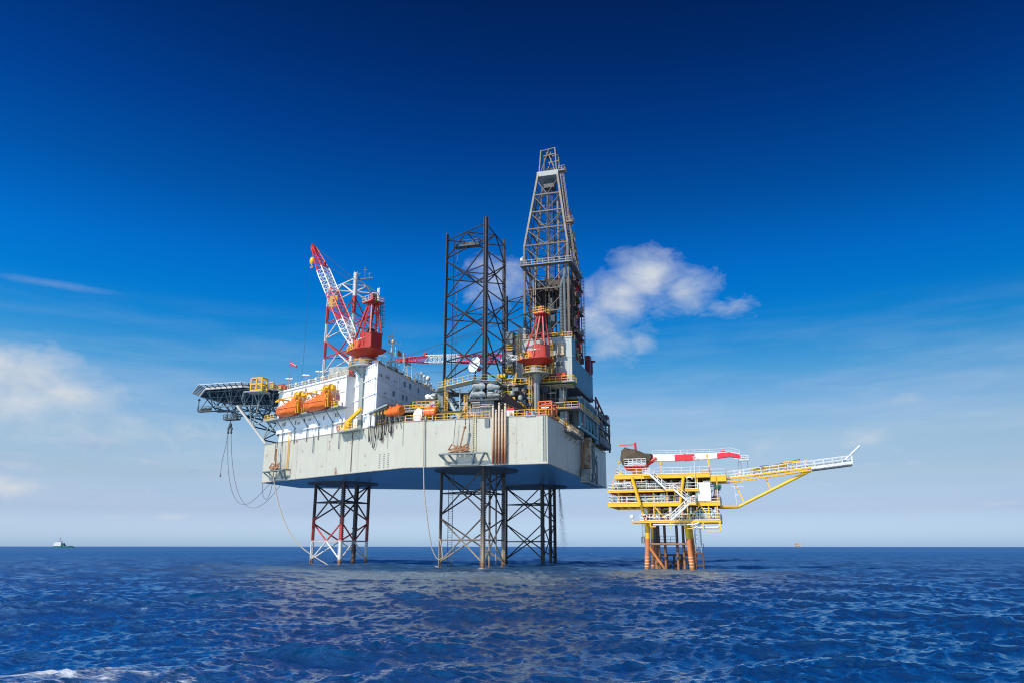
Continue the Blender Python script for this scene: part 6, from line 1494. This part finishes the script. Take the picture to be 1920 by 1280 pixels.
# wake foam on the near left water
sxyz=t.n('ShaderNodeSeparateXYZ'); t.link(pos,sxyz.inputs[0])
dx=t.math('MULTIPLY',t.math('ADD',sxyz.outputs[0],15.0),1/8.5); dyy=t.math('MULTIPLY',t.math('SUBTRACT',sxyz.outputs[1],26.2),1/3.4)
dd=t.math('SQRT',t.math('ADD',t.math('MULTIPLY',dx,dx),t.math('MULTIPLY',dyy,dyy)))
mpf=t.n('ShaderNodeMapping'); mpf.inputs['Scale'].default_value=(.55,1.5,1); mpf.inputs['Rotation'].default_value=(0,0,.25); t.link(pos,mpf.inputs[0])
fm_=t.math('ADD',t.math('MULTIPLY',t.noise(mpf.outputs[0],1.6,10,.78),1.0),t.math('MULTIPLY',dd,-.30))
foam=t.math('MULTIPLY',t.maprange(fm_,.37,.54),.9,clamp=True); 
wc_=t.math('ADD',t.noise(pos,.55,9,.72),t.math('MULTIPLY',sxyz.outputs[2],.22)); caps=t.maprange(wc_,.765,.83)
foam=t.math('MAXIMUM',foam,t.math('MULTIPLY',caps,.7),clamp=True)
acc=None
for q in chN+chR+chB+[(15.3,11.7),(23.4,11.7),(15.4,20.9),(23.3,20.9),(19.0,11.8)]:
    wp=world((q[0],q[1],0)); l=t.vm('DISTANCE',pos,(wp.x,wp.y,0)); acc=l if acc is None else t.math('MINIMUM',acc,l)
wash=t.math('ADD',t.noise(pos,1.3,8,.7),t.math('MULTIPLY',acc,-.13)); foam=t.math('MAXIMUM',foam,t.math('MULTIPLY',t.maprange(wash,.36,.5),.75),clamp=True)
hue=t.mix(t.noise(pos,.06,4),(.0001,.032,.098),(.0001,.055,.165)); hue=t.mix(t.maprange(t.math('LOGARITHM',t.vm('LENGTH',pos),10.0),1.8,2.7),hue,(.0001,.088,.265))  # farther water painted paler for the sky it reflects
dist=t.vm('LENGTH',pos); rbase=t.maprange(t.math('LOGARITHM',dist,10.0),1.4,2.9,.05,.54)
df=t.n('ShaderNodeBsdfDiffuse'); gl=t.n('ShaderNodeBsdfGlossy'); fr=t.n('ShaderNodeFresnel'); mx=t.n('ShaderNodeMixShader')
t.link(t.mix(foam,hue,(.72,.76,.80)),df.inputs['Color']); t.link(b2.outputs[0],df.inputs['Normal'])
gl.inputs['Color'].default_value=(.78,.93,1,1); t.link(rbase,gl.inputs['Roughness']); t.link(b2.outputs[0],gl.inputs['Normal'])
fr.inputs['IOR'].default_value=1.35; t.link(b2.outputs[0],fr.inputs['Normal'])
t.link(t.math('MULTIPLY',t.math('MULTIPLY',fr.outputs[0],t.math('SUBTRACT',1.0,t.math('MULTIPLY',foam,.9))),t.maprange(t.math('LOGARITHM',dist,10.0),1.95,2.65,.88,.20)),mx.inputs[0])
t.link(df.outputs[0],mx.inputs[1]); t.link(gl.outputs[0],mx.inputs[2]); t.link(mx.outputs[0],m.node_tree.nodes['Material Output'].inputs[0])
m.node_tree.nodes.remove(p)
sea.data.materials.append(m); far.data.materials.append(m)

# ------------------------------------------------------------------ sky, sun, camera
FPX=1430.0; PITCH=math.atan(384/FPX)
def azel(x,y):
    u=(x-960)/FPX; v=-(y-640)/FPX; d=Vector((u,math.cos(PITCH)-v*math.sin(PITCH),math.sin(PITCH)+v*math.cos(PITCH))).normalized()
    return math.atan2(d.x,d.y),math.asin(d.z)
SUND=Vector((-.35*.959-.75*.284,.35*.284-.75*.959,.74)).normalized()
w=bpy.data.worlds.new('World'); sc.world=w; w.use_nodes=True; t=NT(w.node_tree); bg=w.node_tree.nodes['Background']
sky=t.n('ShaderNodeTexSky'); sky.sky_type='NISHITA'; sky.sun_disc=False; sky.sun_elevation=math.asin(SUND.z); sky.sun_rotation=math.atan2(SUND.x,SUND.y)
dirv=t.vm('NORMALIZE',t.n('ShaderNodeTexCoord').outputs['Generated'])
sx=t.n('ShaderNodeSeparateXYZ'); t.link(dirv,sx.inputs[0])
el=t.math('ARCSINE',sx.outputs[2]); az=t.math('ARCTAN2',sx.outputs[0],sx.outputs[1])
eldeg=t.math('MULTIPLY',el,180/math.pi)
RAT=[(0,(1.15,1.65,2.9)),(.6,(1.13,1.55,2.6)),(2.5,(.85,1.0,1.6)),(4.9,(.90,.98,1.23)),(7.45,(.92,1.06,1.22)),(9.9,(.76,1.06,1.30)),(12.5,(.30,.93,1.31)),(15,(.05,.78,1.35)),(17.5,(.005,.67,1.42)),(20.1,(.004,.60,1.44)),(25.1,(.004,.39,1.06)),(30,(.004,.25,.83)),(34.7,(.004,.17,.60)),(39.1,(.005,.125,.44)),(44,(.03,.2,.52)),(54,(.3,.65,1.05)),(90,(.5,.85,1.25))]
rc=t.ramp(t.math('MULTIPLY',eldeg,1/90),[(e/90,tuple(c/3 for c in k)) for e,k in RAT])
skyc=t.mix(1.0,sky.outputs[0],rc,'MULTIPLY'); skyc=t.vm('SCALE',skyc); t.link(t.math('MULTIPLY',t.math('MULTIPLY',t.maprange(az,-.6,.6,1.13,.80),t.maprange(t.math('ABSOLUTE',az),.72,1.25,1.0,1.3)),3.0),skyc.node.inputs['Scale'])  # unseen sky beside and behind the view brightened to fill shade
# clouds
comb=t.n('ShaderNodeCombineXYZ'); t.link(az,comb.inputs[0]); t.link(el,comb.inputs[1])
PXR=1/FPX
def blobs(lst):
    acc=None
    for (x,y,rx,ry,s) in lst:
        a,e=azel(x,y); d=t.vm('SUBTRACT',comb.outputs[0],(a,e,0)); d=t.vm('MULTIPLY',d,(1/(rx*PXR),1/(ry*PXR),0)); l=t.vm('LENGTH',d)
        k=t.math('MULTIPLY_ADD',l,-s,s)
        acc=k if acc is None else t.math('MAXIMUM',acc,k)
    return acc
big=blobs([(1215,515,95,66,.95),(1285,545,72,58,.68),(1165,560,80,70,.9),(1120,600,60,75,.75),(1240,565,120,46,.42),(1350,580,90,24,.26),(1140,645,95,42,.55),(1200,635,45,40,.45),(930,530,85,65,.7),(965,515,50,45,.7),(885,550,45,30,.5),(1105,550,35,35,.5),
   (20,705,190,70,1.05),(105,735,130,60,.95),(-60,725,160,95,1.15),(140,800,260,45,.45),(60,760,180,40,.6),(150,745,90,25,.4),(25,915,75,20,.8),(-20,905,60,22,.8),(1625,818,60,26,.6),(1680,845,40,12,.35),(1440,836,50,18,.45),(325,968,42,10,.5),(1690,750,50,14,.35),(1630,870,30,10,.35),(215,970,30,10,.3),(45,870,50,14,.3)])
dark=blobs([(178,832,75,20,.85),(20,862,50,16,.6),(180,930,40,10,.4),(360,882,35,10,.5),(120,950,60,8,.4),(330,945,60,7,.35)])
cv=t.vm('MULTIPLY',dirv,(1,1,1.7))
nA=t.noise(cv,26,11,.66); nB=t.noise(cv,9,6,.55); nA.node.inputs['Distortion'].default_value=.5; nB.node.inputs['Distortion'].default_value=.7
off=t.vm('ADD',cv,(-.014,-.004,.02)); nS=t.noise(off,13,5,.5); nL=t.noise(cv,13,5,.5)
nn_=t.math('ADD',t.math('MULTIPLY',t.math('SUBTRACT',nA,.5),1.0),t.math('MULTIPLY',t.math('SUBTRACT',nB,.5),.75))
m1=t.math('SMOOTH_MIN',1.0,t.maprange(t.math('ADD',big,nn_),.10,.95),.0)
m1=t.math('MULTIPLY',m1,.9,clamp=True)
lit=t.math('ADD',.5,t.math('MULTIPLY',t.math('SUBTRACT',nL,nS),4.0),clamp=True)
ccol=t.mix(lit,(5.0,6.0,7.2),(7.0,7.3,7.6))
# thin streaky veil near the horizon
sv=t.vm('MULTIPLY',comb.outputs[0],(2.2,16,1)); nV=t.noise(sv,2.1,6,.6)
veil=t.math('MULTIPLY',t.maprange(nV,.42,.72),t.math('MULTIPLY',t.maprange(eldeg,17,9),t.maprange(eldeg,.5,4)),clamp=True); veil=t.math('MULTIPLY',veil,.32)
sv2=t.vm('MULTIPLY',comb.outputs[0],(3,14,1)); nV2=t.noise(sv2,5,7,.65); small=t.math('MULTIPLY',t.maprange(nV2,.60,.74),t.math('MULTIPLY',t.maprange(eldeg,9,5),t.maprange(eldeg,.3,1.5)),clamp=True)
c=t.mix(veil,skyc,(5.5,6.5,7.8)); c=t.mix(t.math('MULTIPLY',small,.35),c,(6.4,6.5,7.5))
md=t.math('MULTIPLY',t.maprange(t.math('ADD',dark,nn_),.25,.9),.5,clamp=True); c=t.mix(md,c,(3.4,4.5,6.9))
c=t.mix(m1,c,ccol)
# a faint high streak
a0,e0=azel(1350,110); a1_,e1=azel(1560,10)
ln=blobs([(100,533,130,10,.55)]); c=t.mix(t.math('MULTIPLY',t.maprange(t.math('ADD',ln,t.math('MULTIPLY',nn_,.4)),.1,.6),.22,clamp=True),c,(5,5.6,7))
t.link(c,bg.inputs[0]); bg.inputs[1].default_value=.1
sd=bpy.data.lights.new('sun','SUN'); sd.energy=4.7; sd.angle=math.radians(.53); sd.color=(1,.92,.79); so=bpy.data.objects.new('sun',sd); COL.objects.link(so); so.rotation_euler=SUND.to_track_quat('Z','Y').to_euler(); so.location=(-60,-40,90)
cd=bpy.data.cameras.new('camera'); cam=bpy.data.objects.new('camera',cd); COL.objects.link(cam); cam.location=(0,0,4); cam.rotation_euler=(math.pi/2+PITCH,math.radians(-.03),0)
cd.sensor_width=36; cd.lens=FPX/1920*36; cd.clip_start=.5; cd.clip_end=200000; sc.camera=cam
sc.view_settings.view_transform='Standard'; sc.view_settings.look='None'; sc.view_settings.exposure=0.0; sc.view_settings.gamma=1
sc.cycles.use_denoising=True
sc.cycles.sample_clamp_indirect=6; sc.cycles.max_bounces=6; sc.cycles.caustics_reflective=True
sc.cycles.filter_width=1.1
